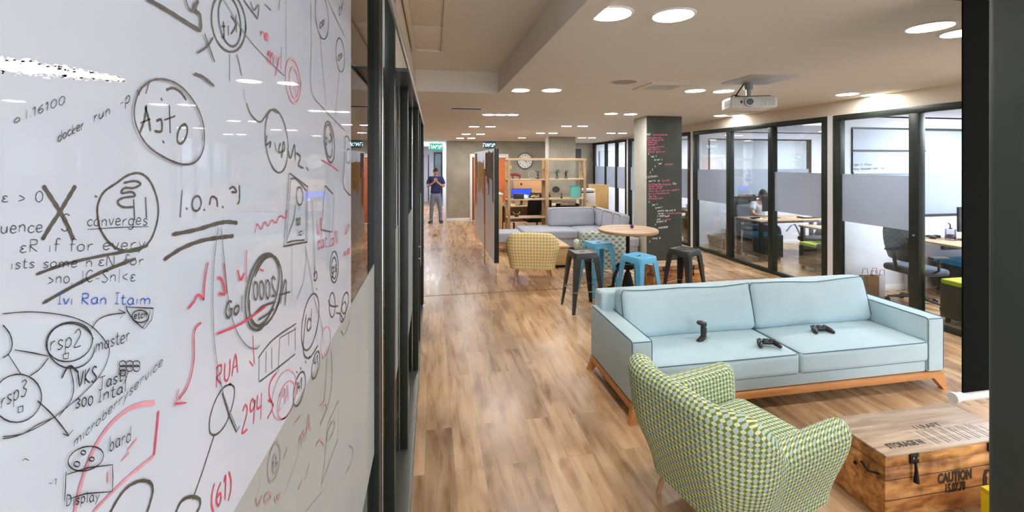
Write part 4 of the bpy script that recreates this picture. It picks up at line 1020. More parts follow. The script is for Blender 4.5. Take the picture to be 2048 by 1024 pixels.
MB().tube([(0.0, 3.1, 2.15), (0.0, 3.1, 2.695)], 0.004, 6).build('hanging_wire', 'grey_metal', t)
MB().tube([(0.04, 0.05, 0.0), (0.04, 0.05, 0.34)], 0.004, 6).build('floor_pin', 'grey_metal', t)

# --- open wooden shelf
Y0, Y1 = 10.35, 10.75
sh = thing('shelving_unit', 'open wooden shelving unit with two bays behind the grey sofa', 'shelf', (1.79, Y0, 0))
SW = 2.0; dpt = Y1 - Y0
for x in (0.03, 0.985, SW - 0.03):
    for y in (0.03, dpt - 0.03):
        wdt = 0.032 if x != 0.985 else 0.045
        MB().box(x - wdt, y - 0.025, 0, x + wdt, y + 0.025, 2.0, bev=0.003).build('post', 'shelf_wood', sh)
MB().box(0, 0.0, 1.965, SW, 0.05, 2.02, bev=0.003).box(0, dpt - 0.05, 1.965, SW, dpt, 2.02, bev=0.003).box(0, 0.05, 1.97, 0.05, dpt - 0.05, 2.01).box(SW - 0.05, 0.05, 1.97, SW, dpt - 0.05, 2.01).build('top_rail', 'shelf_wood_x', sh)
SHZ = (1.505, 1.015, 0.57, 0.12)
for z in SHZ:
    B(0.0, 0.01, z - 0.028, SW, dpt - 0.01, z, bev=0.003).build('shelf_board', 'shelf_wood_x', sh)
for z in (1.60, 1.66, 1.10):
    MB().tube([(0.03, dpt - 0.02, z), (SW - 0.03, dpt - 0.02, z)], 0.006, 6).build('guard_wire', 'rail', sh)
MB().tube([(SW - 0.02, 0.03, 1.1), (SW - 0.06, dpt - 0.03, 1.95)], 0.016, 6).tube([(0.05, 0.03, 0.15), (0.05, dpt - 0.03, 1.9)], 0.014, 6).build('brace', 'shelf_wood', sh)
def P(px, z, dy=0.15): 
    q = onY(px, 300, Y0 + dy); return (q.x, Y0 + dy, z + 0.001)
# things on the shelf
t = thing('model_animal', 'dark red four-legged model on the upper left shelf', 'model', P(1032, SHZ[0]))
MB().tube([(-0.12, 0, 0.10), (-0.05, 0, 0.11), (0.06, 0, 0.10), (0.12, 0, 0.08)], [0.03, 0.035, 0.038, 0.02], 10).tube([(-0.12, 0, 0.10), (-0.17, 0, 0.15), (-0.20, 0, 0.14)], [0.025, 0.02, 0.012], 8).build('body', 'red', t)
for x in (-0.09, 0.08):
    for y in (-0.03, 0.03): MB().tube([(x, y, 0.09), (x + 0.02, y, 0.04), (x, y, 0)], 0.011, 8).build('leg', 'red', t)
t = thing('glass_disc', 'round pale ring standing on the upper left shelf', 'ornament', P(1063.5, SHZ[0]))
ang = [2 * pi * k / 28 for k in range(29)]
MB().tube([(0.085 * cos(a), 0, 0.105 + 0.085 * sin(a)) for a in ang], 0.014, 8).build('ring', simple('pale_ring', (0.42, 0.40, 0.32), 0.3), t)
MB().tube([(0.03 * cos(a), 0, 0.105 + 0.03 * sin(a)) for a in ang], 0.014, 8).tube([(0, 0, 0.0), (0, 0, 0.02)], [0.04, 0.03], 12).build('hub', simple('ring_hub', (0.36, 0.34, 0.28), 0.4), t)
t = thing('small_trophy', 'small grey stacked trophy beside the pale ring', 'ornament', P(1076, SHZ[0]))
MB().lathe([(0.035, 0), (0.035, 0.02), (0.012, 0.03), (0.012, 0.08), (0.035, 0.09), (0.035, 0.10), (0.012, 0.11), (0.012, 0.16), (0.04, 0.17), (0.04, 0.18), (0.001, 0.19)], n=14).build('column', 'charcoal', t)
MB().box(-0.045, -0.045, -0.0, 0.045, 0.045, 0.012).build('foot', 'black', t)
def figure(label, px, z, mat, h):
    t = thing('figurine', label, 'figurine', P(px, z))
    b = MB(); b.tube([(0, 0, h * .35), (0, 0, h * .6), (0, 0, h * .78), (0, 0, h * .84), (0, 0, h)], [h * .10, h * .09, h * .15, h * .05, h * .07], 10)
    b.tube([(-h * .1, 0, h * .72), (-h * .26, 0, h * .6), (-h * .18, -h * .1, h * .5)], [h * .05, h * .045, h * .03], 8).tube([(h * .1, 0, h * .72), (h * .24, 0, h * .84), (h * .2, 0, h * 1.02)], [h * .05, h * .045, h * .03], 8)
    b.tube([(-h * .04, 0, h * .38), (-h * .12, 0, h * .2), (-h * .12, 0, 0)], [h * .07, h * .05, h * .05], 8).tube([(h * .04, 0, h * .38), (h * .1, 0, h * .18), (h * .12, 0, 0)], [h * .07, h * .05, h * .05], 8)
    b.build('body', mat, t, 70)
    MB().lathe([(0.001, 0), (h * .22, 0), (h * .2, h * .04), (0.001, h * .04)], n=16).build('base', 'black', t); return t
figure('dark green figurine with raised arm on the upper right shelf', 1114, SHZ[0], 'green_fig', 0.23)
figure('dark bronze statuette on the upper right shelf, right of the green one', 1132, SHZ[0], 'bronze', 0.21)
t = thing('device_box', 'black rounded device box on the middle left shelf', 'box', P(1037, SHZ[1]))
MB().cushion(0.13, 0.09, 0.06, 0.02, 0.01).xf(Matrix.Translation((0, 0, 0.06))).build('body', 'black_gloss', t, 60)
MB().tube([(-0.13, 0, 0.05), (-0.2, 0.02, 0.02), (-0.25, 0, 0.01)], 0.006, 6).build('cable', 'black', t)
t = thing('model_plane', 'small wooden model plane on the middle left shelf', 'model plane', P(1070, SHZ[1]), radians(20))
MB().tube([(-0.13, 0, 0.05), (-0.05, 0, 0.06), (0.12, 0, 0.05)], [0.012, 0.026, 0.01], 10).build('fuselage', 'honey', t)
MB().box(-0.06, -0.14, 0.045, 0.0, 0.14, 0.055).build('wing', 'leg_wood', t); MB().box(0.09, -0.05, 0.05, 0.12, 0.05, 0.056).box(0.09, -0.004, 0.056, 0.12, 0.004, 0.10).build('tail', 'leg_wood', t)
MB().tube([(-0.04, 0, 0.03), (-0.04, 0, 0)], 0.012, 8).build('stand', 'black', t)
t = thing('oval_plaque', 'dark oval plaque on a stand on the middle right shelf', 'plaque', P(1112, SHZ[1], 0.12))
m = MB().lathe([(0.001, -0.008), (0.095, -0.008), (0.10, 0), (0.095, 0.008), (0.001, 0.008)], n=28).xf(Matrix.Translation((0, 0, 0.22)) @ Matrix.Scale(0.8, 4, (0, 0, 1)) @ Matrix.Rotation(pi / 2, 4, 'X')); m.build('plaque', 'bronze', t)
MB().tube([(0, 0.01, 0.15), (0, 0.01, 0.015)], 0.008, 8).box(-0.08, -0.03, 0, 0.08, 0.05, 0.015).build('stand', 'honey', t)
t = thing('small_figure', 'tiny dark chess-like piece on the middle right shelf', 'ornament', P(1123, SHZ[1], 0.1))
MB().lathe([(0.001, 0), (0.03, 0), (0.022, 0.02), (0.01, 0.05), (0.009, 0.09), (0.018, 0.105), (0.001, 0.12)], n=14).build('body', 'black', t)
MB().lathe([(0.001, 0.118), (0.012, 0.122), (0.001, 0.14)], n=10).build('tip', 'bronze', t)
t = thing('teal_box', 'flat teal box standing on the middle right shelf', 'box', P(1151, SHZ[1], 0.14))
B(-0.13, 0, 0, 0.13, 0.07, 0.31, bev=0.004).build('carton', 'teal', t); B(-0.132, 0.03, 0.0, -0.1305, 0.035, 0.31).build('edge', 'paper', t)
for px, lab in ((1020, 'pale mug on the lower left shelf, leftmost'), (1029, 'pale mug on the lower left shelf, middle of three'), (1046, 'pale goblet at the right of the lower left shelf')):
    t = thing('mug', lab, 'mug', (P(px, 0)[0], 11.32, 0.761))
    MB().lathe([(0.001, 0), (0.03, 0), (0.04, 0.02), (0.042, 0.10), (0.037, 0.10), (0.034, 0.02), (0.001, 0.015)], n=16).build('cup', simple('pale_mug', (0.62, 0.56, 0.48), 0.3), t)
    MB().tube([(0.04, 0, 0.08), (0.065, 0, 0.07), (0.065, 0, 0.04), (0.04, 0, 0.03)], 0.006, 8).build('handle', 'paper', t)
t = thing('dark_ornament', 'small brown horned ornament on the low left shelf board', 'ornament', P(1033, SHZ[2]))
MB().lathe([(0.001, 0), (0.05, 0), (0.055, 0.05), (0.04, 0.075), (0.001, 0.09)], n=14).build('body', 'bronze', t)
for sg in (-1, 1): MB().tube([(sg * 0.03, 0, 0.06), (sg * 0.08, 0, 0.10), (sg * 0.085, 0, 0.14)], [0.014, 0.011, 0.005], 8).build('horn', 'wicker', t)
t = thing('basket', 'pale basket with hooped handle on the lowest left shelf', 'basket', P(1027, SHZ[3], 0.13))
MB().lathe([(0.001, 0), (0.11, 0), (0.13, 0.13), (0.125, 0.13), (0.105, 0.01), (0.001, 0.01)], n=20).build('bowl', 'wicker', t)
MB().tube([(0.125 * cos(a), 0, 0.12 + 0.20 * sin(a)) for a in [pi * k / 12 for k in range(13)]], 0.008, 8).build('handle', 'white', t)

# --- work desk behind the shelf
t = thing('work_desk', 'wooden desk behind the shelving unit with computer on it', 'desk', (2.45, 11.60, 0))
B(-0.60, -0.35, 0.725, 1.25, 0.35, 0.755, bev=0.004).build('desk_top', 'shelf_wood_x', t)
for x in (-0.55, 1.2):
    for y in (-0.3, 0.3): B(x - 0.025, y - 0.025, 0, x + 0.025, y + 0.025, 0.725).build('leg', 'black', t)
B(-0.58, 0.30, 0.25, 1.23, 0.32, 0.725).build('modesty_panel', 'leg_wood', t)
em, eb = base('monitor_picture'); tc = nn(em, 'ShaderNodeTexCoord'); sp = nn(em, 'ShaderNodeSeparateXYZ'); lk(em, tc.outputs['Object'], sp.inputs[0])
d2 = mth(em, 'ADD', mth(em, 'POWER', mth(em, 'MULTIPLY', mth(em, 'SUBTRACT', sp.outputs[0], 0.09), 7.0), 2.0), mth(em, 'POWER', mth(em, 'MULTIPLY', mth(em, 'SUBTRACT', sp.outputs[2], 0.10), 14.0), 2.0))
r = ramp(em, [(0.0, (0.75, 0.9, 1.0)), (0.35, (0.05, 0.20, 0.9)), (1.0, (0.01, 0.03, 0.45))]); lk(em, d2, r.inputs[0])
lk(em, r.outputs[0], eb.inputs['Emission Color']); eb.inputs['Emission Strength'].default_value = 1.1; eb.inputs['Base Color'].default_value = (0.01, 0.02, 0.1, 1)
def monitor(label, loc, rz, w, h, pic=None, z=0.0, back=False):
    t = thing('computer_monitor', label, 'monitor', loc, rz)
    B(-w / 2 - 0.012, 0, 0.0 + z, w / 2 + 0.012, 0.03, h + 0.024 + z, bev=0.006).build('casing', 'black_gloss', t)
    B(-w / 2, -0.0015, 0.012 + z, w / 2, 0.0, h + 0.012 + z).build('screen', pic or 'black_gloss', t)
    MB().box(-0.03, 0.03, -0.12 + z * 0 + 0.0, 0.03, 0.05, h * 0.5).build('neck', 'charcoal', t)
    MB().box(-0.12, -0.05, -0.13, 0.12, 0.12, -0.118, bev=0.003).build('foot', 'charcoal', t)
    return t
monitor('computer monitor showing bright blue, behind the shelf', (2.37, 11.5, 0.887), 0, 0.53, 0.29, em)
t = thing('pin_panel', 'orange-brown pin panel behind the blue monitor', 'pin board', (2.65, 11.96, 0))
B(-0.42, 0, 0.755, 0.62, 0.04, 1.40, bev=0.004).build('panel', 'kraft', t); B(-0.43, -0.004, 1.40, 0.63, 0.044, 1.42).build('top_edge', 'shelf_wood_x', t)
B(-0.42, 0.04, 0.0, -0.38, 0.08, 1.3).build('post', 'black', t); B(0.58, 0.04, 0.0, 0.62, 0.08, 1.3).build('post', 'black', t)
MB().lathe([(0.001, 0), (0.03, 0.002), (0.03, 0.008), (0.001, 0.01)], n=14).xf(Matrix.Translation((-0.20, 0.0, 1.30)) @ Matrix.Rotation(pi / 2, 4, 'X')).build('badge', 'bronze', t)
t = thing('reception_counter', 'white-topped wooden counter left of the shelving unit', 'counter', (1.55, 11.6, 0))
B(-0.28, -0.3, 1.05, 0.28, 0.3, 1.085, bev=0.004).build('counter_top', 'white', t); B(-0.26, -0.28, 0, 0.26, 0.28, 1.05).build('body', 'honey', t)
t = thing('wall_note', 'small yellow-green note on the far wall left of the clock', 'note', (0, 14.04, 0)); q = onY(1020.5, 334, 14.04); t.location = (q.x, 14.046, q.z)
B(-0.045, -0.004, -0.055, 0.045, 0, 0.055).build('sheet', simple('pale_lime_note', (0.70, 0.75, 0.30), 0.8), t); B(-0.01, -0.007, 0.035, 0.01, -0.004, 0.05).build('pin', 'paper', t)
t = thing('wall_speaker', 'narrow dark loudspeaker high on the far wall right of the pillar', 'speaker', (0, 0, 0)); q = onY(1157, 308, 13.9)
t.location = (q.x - 0.0, 13.95, q.z); 
B(-0.11, 0, -0.17, 0.11, 0.14, 0.17, bev=0.008).build('cabinet', 'black', t); B(-0.09, -0.006, -0.15, 0.09, 0, 0.15).build('grille', 'charcoal', t)
B(-0.03, 0.14, -0.03, 0.03, 1.2, 0.03).build('bracket', 'grey_metal', t)
# white printer and curved counter right of the shelf
q = onY(1178, 393, 11.4)
t = thing('printer_table', 'brown wooden cabinet carrying the white printer', 'cabinet', (4.15, 11.30, 0))
B(-0.42, -0.22, 0, 0.20, 0.28, 0.72, bev=0.004).build('body', 'leg_wood', t); B(-0.44, -0.24, 0.72, 0.22, 0.30, 0.75, bev=0.004).build('top', 'honey', t)
t = thing('printer', 'white office printer right of the shelving unit', 'printer', (4.16, 11.30, 0.751))
B(-0.24, -0.2, 0, 0.17, 0.22, 0.34, bev=0.012).build('body', 'white', t); B(-0.22, -0.18, 0.34, 0.12, 0.2, 0.37).build('gap', 'black', t); B(-0.24, -0.2, 0.37, 0.16, 0.22, 0.44, bev=0.012).build('scanner', 'white', t); B(-0.12, -0.206, 0.10, -0.08, -0.2, 0.13).build('button', 'charcoal', t)
t = thing('curved_counter', 'honey wood curved counter end right of the printer', 'counter', (4.62, 11.55, 0))
m = MB()
pts = [(0.0 + 0.32 * sin(a) - 0.2, 0.75 - 0.75 * (1 - cos(a)) * 1.0 - 0.4) for a in [0.2 * k for k in range(8)]]
rings = [[(x, y, 0), (x + 0.04, y, 0), (x + 0.04, y, 1.26), (x, y, 1.26)] for x, y in pts]
m.loft(rings); m.build('panel', 'honey', t); 
MB().loft([[(x - 0.01, y, 1.262), (x + 0.05, y, 1.262), (x + 0.05, y, 1.285), (x - 0.01, y, 1.285)] for x, y in pts]).build('top_edge', 'shelf_wood_x', t)
t = thing('open_crate', 'black open crate with papers behind the grey sofa', 'crate', P(1135, SHZ[2], 0.16))
m = MB(); m.box(-0.27, -0.12, 0, 0.27, 0.12, 0.02).box(-0.27, -0.12, 0.02, -0.255, 0.12, 0.30).box(0.255, -0.12, 0.02, 0.27, 0.12, 0.30).box(-0.255, -0.12, 0.02, 0.255, -0.105, 0.27).box(-0.255, 0.105, 0.02, 0.255, 0.12, 0.30); m.build('bin', 'black', t)
MB().box(-0.2, -0.06, 0.03, 0.0, -0.04, 0.33).box(0.02, -0.02, 0.03, 0.2, 0.0, 0.34).build('folder', 'kraft', t); MB().box(-0.1, 0.02, 0.03, 0.15, 0.05, 0.35).build('paper_stack', 'paper', t)

# --- office chairs
def office_chair(label, loc, rz, wide=0.48, tall=0.55, seatz=0.46, mat='black', mesh=None, cat='office chair', arms=True, back_lean=10):
    t = thing('office_chair', label, cat, loc, rz)
    MB().cushion(wide / 2, 0.24, 0.045, 0.04, 0.01).xf(Matrix.Translation((0, 0, seatz))).build('seat', 'seat_pad' if mesh else mat, t, 60)
    m = MB().cushion(wide / 2 - 0.01, 0.03, tall / 2, 0.028, n=6)
    for v in m.bm.verts: v.co.y += -0.06 * (v.co.x / (wide / 2)) ** 2 * -1 - 0.05 * (v.co.z / (tall / 2)) ** 2 * -1; v.co.x *= 1 - 0.22 * max(0, (v.co.z / (tall / 2))) ** 2
    m.xf(Matrix.Translation((0, -0.27, seatz + 0.10 + tall / 2)) @ Matrix.Rotation(radians(back_lean), 4, 'X')); m.build('backrest', mesh or mat, t, 60)
    MB().tube([(0, -0.10, seatz - 0.05), (0, -0.28, seatz), (0, -0.33, seatz + 0.25)], 0.022, 8).build('back_bar', 'charcoal', t)
    MB().tube([(0, 0, 0.09), (0, 0, seatz - 0.045)], [0.028, 0.022], 12).build('gas_column', 'charcoal', t)
    for k in range(5):
        a = 2 * pi * k / 5 + 0.3; lg = MB().tube([(0.02 * cos(a), 0.02 * sin(a), 0.12), (0.29 * cos(a), 0.29 * sin(a), 0.07)], [0.026, 0.014], 8).build('leg', 'charcoal', t)
        MB().tube([(0.29 * cos(a) - 0.02 * sin(a), 0.29 * sin(a) + 0.02 * cos(a), 0.03), (0.29 * cos(a) + 0.02 * sin(a), 0.29 * sin(a) - 0.02 * cos(a), 0.03)], 0.03, 12).build('castor', 'black', lg)
    if arms:
        for sx in (-1, 1):
            MB().tube([(sx * wide * .42, 0, seatz - 0.02), (sx * (wide / 2 + 0.05), 0, seatz + 0.05), (sx * (wide / 2 + 0.05), 0, seatz + 0.20)], 0.015, 8).box(sx * (wide / 2 + 0.05) - 0.035, -0.12, seatz + 0.20, sx * (wide / 2 + 0.05) + 0.035, 0.12, seatz + 0.23, bev=0.01).build('armrest', 'charcoal', t)
    return t
office_chair('large black office chair at the desk behind the shelving unit', (2.72, 11.18, 0), radians(4), 0.68, 0.62, 0.40, arms=False)
# --- rooms on the right
def pedestal(label, loc, rz, cush, w=0.44, d=0.58, h=0.52):
    t = thing('drawer_pedestal', label, 'drawer unit', loc, rz)
    B(-w / 2, -d / 2, 0.06, w / 2, d / 2, h, bev=0.005).build('cabinet', 'pedestal', t)
    MB().cushion(w / 2, d / 2, 0.03, 0.02, 0.006).xf(Matrix.Translation((0, 0, h + 0.031))).build('cushion', cush, t, 60)
    for k in range(3):
        dr = B(-w / 2 + 0.012, -d / 2 - 0.012, 0.08 + k * 0.145, w / 2 - 0.012, -d / 2 - 0.0, 0.21 + k * 0.145, bev=0.003).build('drawer', 'pedestal', t)
        B(-0.06, -d / 2 - 0.024, 0.165 + k * 0.145, 0.06, -d / 2 - 0.012, 0.175 + k * 0.145).build('handle', 'steel', dr)
    for sx in (-1, 1):
        for sy in (-1, 1): MB().tube([(sx * (w / 2 - 0.05), sy * (d / 2 - 0.05) - 0.012, 0.03), (sx * (w / 2 - 0.05), sy * (d / 2 - 0.05) + 0.012, 0.03)], 0.03, 10).build('castor', 'black', t)
    return t
def desk(label, loc, rz, w, d, z=0.74, rim=True):
    t = thing('office_desk', label, 'desk', loc, rz)
    B(-w / 2, -d / 2, z - 0.03, w / 2, d / 2, z, bev=0.004).build('desk_top', 'desk_wood', t)
    for sx in (-1, 1):
        for sy in (-1, 1): B(sx * (w / 2 - 0.05) - 0.03, sy * (d / 2 - 0.05) - 0.03, 0, sx * (w / 2 - 0.05) + 0.03, sy * (d / 2 - 0.05) + 0.03, z - 0.03).build('leg', 'frame', t)
    B(-w / 2 + 0.08, -0.02, z - 0.10, w / 2 - 0.08, 0.02, z - 0.03).build('beam', 'frame', t)
    return t
# middle office (seen through three panes)
desk('wooden desk with the seated person in the middle office', (7.12, 7.68, 0), 0, 1.85, 0.72, 0.79)
desk('wooden desk close behind the third pane of the middle office', (7.50, 6.75, 0), 0, 1.40, 0.66)
pedestal('dark drawer unit with blue cushion under the middle office desk', (6.52, 7.66, 0), 0, 'blue_cushion', h=0.44)
pedestal('dark drawer unit with lime cushion in the middle office', (6.80, 6.66, 0), 0, 'lime', w=0.44, d=0.36, h=0.42)
pedestal('dark drawer unit with lime cushion half hidden by the chalkboard pillar', (6.35, 9.62, 0), 0, 'lime')
desk('desk half hidden behind the chalkboard pillar in the far office', (6.75, 10.0, 0), 0, 1.3, 0.7)
t = thing('desk_papers', 'white papers on the desk behind the chalkboard pillar', 'papers', (6.3, 9.95, 0.741))
B(-0.15, -0.12, 0, 0.12, 0.15, 0.05).build('stack', 'paper', t); B(-0.02, -0.2, 0.05, 0.2, 0.0, 0.12).build('box', 'white', t)
t = thing('waste_bin', 'grey bin with a translucent liner in the middle office', 'bin', (6.02, 8.42, 0))
MB().lathe([(0.001, 0), (0.12, 0), (0.155, 0.33), (0.175, 0.36), (0.17, 0.28), (0.15, 0.3), (0.11, 0.02), (0.001, 0.02)], n=18).build('liner', 'binbag', t); MB().lathe([(0.115, 0.0), (0.118, 0.03), (0.125, 0.03), (0.122, 0.0)], n=18).build('bin_foot', 'charcoal', t)
def bag(label, loc, rz, w=0.26, d=0.14, h=0.34, white=False):
    t = thing('paper_bag', label, 'bag', loc, rz); m = MB(); m.box(-w / 2, -d / 2, 0, w / 2, d / 2, 0.005)
    for a in ((-w / 2, -d / 2, 0.005, -w / 2 + 0.004, d / 2, h), (w / 2 - 0.004, -d / 2, 0.005, w / 2, d / 2, h), (-w / 2, -d / 2, 0.005, w / 2, -d / 2 + 0.004, h), (-w / 2, d / 2 - 0.004, 0.005, w / 2, d / 2, h * 0.97)): m.box(*a)
    m.build('sack', 'paper' if white else 'bag', t)
    for y in (-d / 2, d / 2): MB().tube([(-0.05, y, h), (-0.04, y, h + 0.08), (0.04, y, h + 0.08), (0.05, y, h)], 0.004, 6).build('handle', 'bag', t)
bag('brown paper bag beside the bin in the middle office', (6.42, 8.60, 0), radians(10), 0.3, 0.18, 0.34)
office_chair('dark office chair behind the seated person in the middle office', (6.96, 8.50, 0), radians(165), 0.5, 0.62, 0.46, 'charcoal')
monitor('black computer monitor hiding the seated person face', (6.82, 7.78, 0.92), radians(180), 0.40, 0.30)
t = thing('keyboard', 'flat dark keyboard and tablet lying on the middle office desk', 'keyboard', (7.62, 7.6, 0.791), radians(5))
B(-0.3, -0.1, 0, 0.3, 0.08, 0.03, bev=0.004).build('case', 'charcoal', t); B(-0.27, -0.07, 0.03, 0.1, 0.05, 0.036).build('keys', 'paper', t)
t = thing('desk_papers', 'papers and small items beside the seated person arm', 'papers', (6.50, 7.62, 0.791), radians(8))
B(-0.18, -0.1, 0, 0.18, 0.1, 0.008).build('sheet', 'paper', t); B(-0.25, 0.02, 0.008, -0.05, 0.08, 0.035).build('notebook', 'black', t); B(0.0, -0.05, 0.008, 0.14, 0.02, 0.03).build('booklet', 'honey', t)
t = thing('desk_papers', 'white papers on the desk close behind the third pane', 'papers', (7.25, 6.75, 0.741), radians(-6))
B(-0.35, -0.15, 0, 0.1, 0.1, 0.006).build('sheet', 'paper', t); B(-0.1, -0.1, 0.006, 0.3, 0.12, 0.014).build('sheet', 'paper', t); B(0.0, -0.02, 0.014, 0.16, 0.03, 0.03).build('pen_case', 'black', t)
t = thing('hanging_cable', 'grey cable loop hanging from the middle office desk', 'cable', (6.95, 7.25, 0))
MB().tube([(x, 0, z) for x, z in spline([(-0.25, 0.60), (-0.1, 0.73), (0.0, 0.62), (0.08, 0.4), (0.12, 0.02)], 6)], 0.014, 8).build('cord', 'grey_metal', t)
MB().tube([(0.12, 0, 0.012), (0.5, 0.1, 0.012)], 0.012, 8).build('plug_lead', 'grey_metal', t)
office_chair('low dark office chair under the cable in the middle office', (7.35, 7.22, 0), radians(0), 0.46, 0.3, 0.42, 'charcoal', arms=False)
# nearest office
office_chair('mesh-backed office chair in the nearest office', (6.45, 4.80, 0), radians(-95), 0.50, 0.60, 0.48, 'charcoal', mesh='mesh_back', back_lean=8)
desk('wooden desk in the nearest office with headphones and jug', (7.72, 4.90, 0), 0, 1.5, 0.85, 0.80)
pedestal('dark drawer unit with blue cushion under the nearest office desk', (7.85, 5.02, 0), radians(0), 'blue_cushion', w=0.8, h=0.42)
pedestal('dark drawer unit with lime cushion near the hanging screen', (6.33, 4.02, 0), radians(0), 'lime', w=0.5, d=0.46, h=0.46)
bag('brown paper bag behind the blue sofa corner', (6.20, 5.22, 0), radians(0), 0.20, 0.12, 0.30)
bag('white paper bag with string handles beside the brown one', (6.37, 5.23, 0), radians(5), 0.12, 0.10, 0.30, True)
q = onY(1868, 465, 5.22)
t = thing('headphones', 'black headphones lying on the nearest office desk', 'headphones', (q.x, 5.22, 0.801), radians(20))
MB().tube([(0.09 * cos(a), 0.09 * sin(a), 0.02) for a in [pi * k / 12 for k in range(13)]], 0.010, 8).build('band', 'black', t)
for sx in (-1, 1): MB().lathe([(0.001, 0), (0.04, 0), (0.042, 0.03), (0.03, 0.04), (0.001, 0.04)], c=(sx * 0.09, -0.01, 0), n=16).build('ear_cup', 'black_gloss', t)
q = onY(1901, 465, 5.1)
t = thing('glass_jug', 'small jug with spout standing on the nearest office desk', 'jug', (q.x, 5.1, 0.801))
MB().lathe([(0.001, 0), (0.062, 0), (0.062, 0.15), (0.056, 0.15), (0.056, 0.01), (0.001, 0.008)], n=20).build('vessel', glass('jug_glass', (0.85, 0.85, 0.88), 0.8), t)
MB().lathe([(0.001, 0.01), (0.054, 0.01), (0.054, 0.07), (0.001, 0.07)], n=20).build('drink', simple('pink_drink', (0.42, 0.26, 0.30), 0.4), t)
MB().box(-0.02, -0.012, 0.151, 0.02, 0.012, 0.165).tube([(0, 0, 0.15), (-0.01, 0, 0.22), (-0.04, 0, 0.235)], 0.008, 8).build('spout', 'black', t)
q = onY(1918, 440, 4.9)
monitor('dark computer monitor at the right edge of the nearest office desk', (q.x + 0.26, 4.9, 0.94), 0, 0.5, 0.33)
t = thing('writing_board', 'white writing panel on the inner window of the nearest office', 'whiteboard', (0, 0, 0))
a, b = onY(1703, 262, 5.37), onY(1822, 347, 5.37)
B(a.x + 0.02, 5.362, 1.79, b.x + 0.25, 5.37, 2.42).build('panel', 'board', t)
c1 = onY(1705, 301, 5.36); B(a.x + 0.02, 5.345, c1.z - 0.012, b.x + 0.25, 5.362, c1.z + 0.012).build('bar', 'charcoal', t)
WBP = t
# far office: shell chair
t = thing('shell_chair', 'mauve-grey moulded shell chair in the farthest office', 'chair', (6.75, 13.35, 0), radians(150))
m = MB(); rings = []
for k in range(12):
    f = k / 11; z = 0.44 + 0.42 * max(0, (f - 0.42) / 0.58) ** 0.9; y = 0.22 - 0.42 * min(1, f / 0.5) - 0.08 * max(0, f - 0.5)
    wd = 0.22 + 0.03 * sin(pi * f) - 0.06 * max(0, f - 0.8) / 0.2
    row = []
    for j in range(9): u = -1 + j / 4; row.append((u * wd, y + 0.06 * u * u * (f > 0.45), z + 0.05 * u * u * (f < 0.7)))
    rings.append(row + [(x, yy - 0.012, zz - 0.012) for x, yy, zz in row[::-1]])
m.loft(rings); m.build('shell', 'shell', t, 70)
for sx in (-1, 1):
    for sy in (-1, 1): MB().tube([(sx * 0.1, sy * 0.1, 0.43), (sx * 0.23, sy * 0.22, 0)], 0.012, 8).build('leg', 'charcoal', t)
t = thing('wall_whiteboard', 'white thin framed wall board in the farthest office', 'whiteboard', (6.9, 14.95, 1.85))
B(-0.9, 0, -0.45, 0.9, 0.02, 0.45).build('panel', 'board', t); MB().box(-0.92, -0.005, -0.47, -0.9, 0.025, 0.47).box(0.9, -0.005, -0.47, 0.92, 0.025, 0.47).box(-0.9, -0.005, 0.45, 0.9, 0.025, 0.47).box(-0.9, -0.005, -0.47, 0.9, 0.025, -0.45).build('frame', 'grey_metal', t)

# ================================================================== people
def skin_mesh(name, mat, V, E, rad, parent=None, sub=2):
    me = bpy.data.meshes.new(name); me.from_pydata([tuple(v) for v in V], E, [])
    o = bpy.data.objects.new(name, me); COL.objects.link(o)
    o.modifiers.new('s', 'SKIN').use_smooth_shade = True; sm = o.modifiers.new('d', 'SUBSURF'); sm.levels = sub
    for i, r in enumerate(rad):
        d = me.skin_vertices[0].data[i]; d.radius = r if hasattr(r, '__len__') else (r, r)
        d.use_root = (i == 0)
    bpy.context.view_layer.update()
    new = bpy.data.meshes.new_from_object(o.evaluated_get(bpy.context.evaluated_depsgraph_get()))
    bpy.data.objects.remove(o); new.name = name; new.materials.clear()
    for p in new.polygons: p.use_smooth = True
    return link(name, new, mat, parent)
class Sk:
    def __init__(s): s.V = []; s.E = []; s.R = []
    def add(s, p, r, link_=None):
        s.V.append(p); s.R.append(r); i = len(s.V) - 1
        if link_ is not None: s.E.append((link_, i))
        return i
    def chain(s, start, pts):
        for p, r in pts: start = s.add(p, r, start)
        return start
def hand(sk, wrist, d, up, side):
    """palm and five fingers; d = direction of fingers, up = back of hand, side = towards the thumb"""
    d, up, side = Vector(d).normalized(), Vector(up).normalized(), Vector(side).normalized(); w_ = Vector(sk.V[wrist])
    palm = sk.add(w_ + d * 0.045, (0.036, 0.017), wrist)
    kn = sk.add(w_ + d * 0.085, (0.038, 0.015), palm)
    for k, (o, l) in enumerate(((0.028, 0.070), (0.010, 0.080), (-0.009, 0.074), (-0.027, 0.058))):
        b = w_ + d * 0.092 + side * o
        j = sk.add(b, 0.0095, kn); j = sk.add(b + d * l * 0.5 - up * 0.008, 0.0085, j); sk.add(b + d * l * 0.85 - up * 0.035, 0.007, j)
    j = sk.add(w_ + d * 0.035 + side * 0.038 - up * 0.008, 0.012, palm); sk.add(w_ + d * 0.075 + side * 0.055 - up * 0.02, 0.009, j)
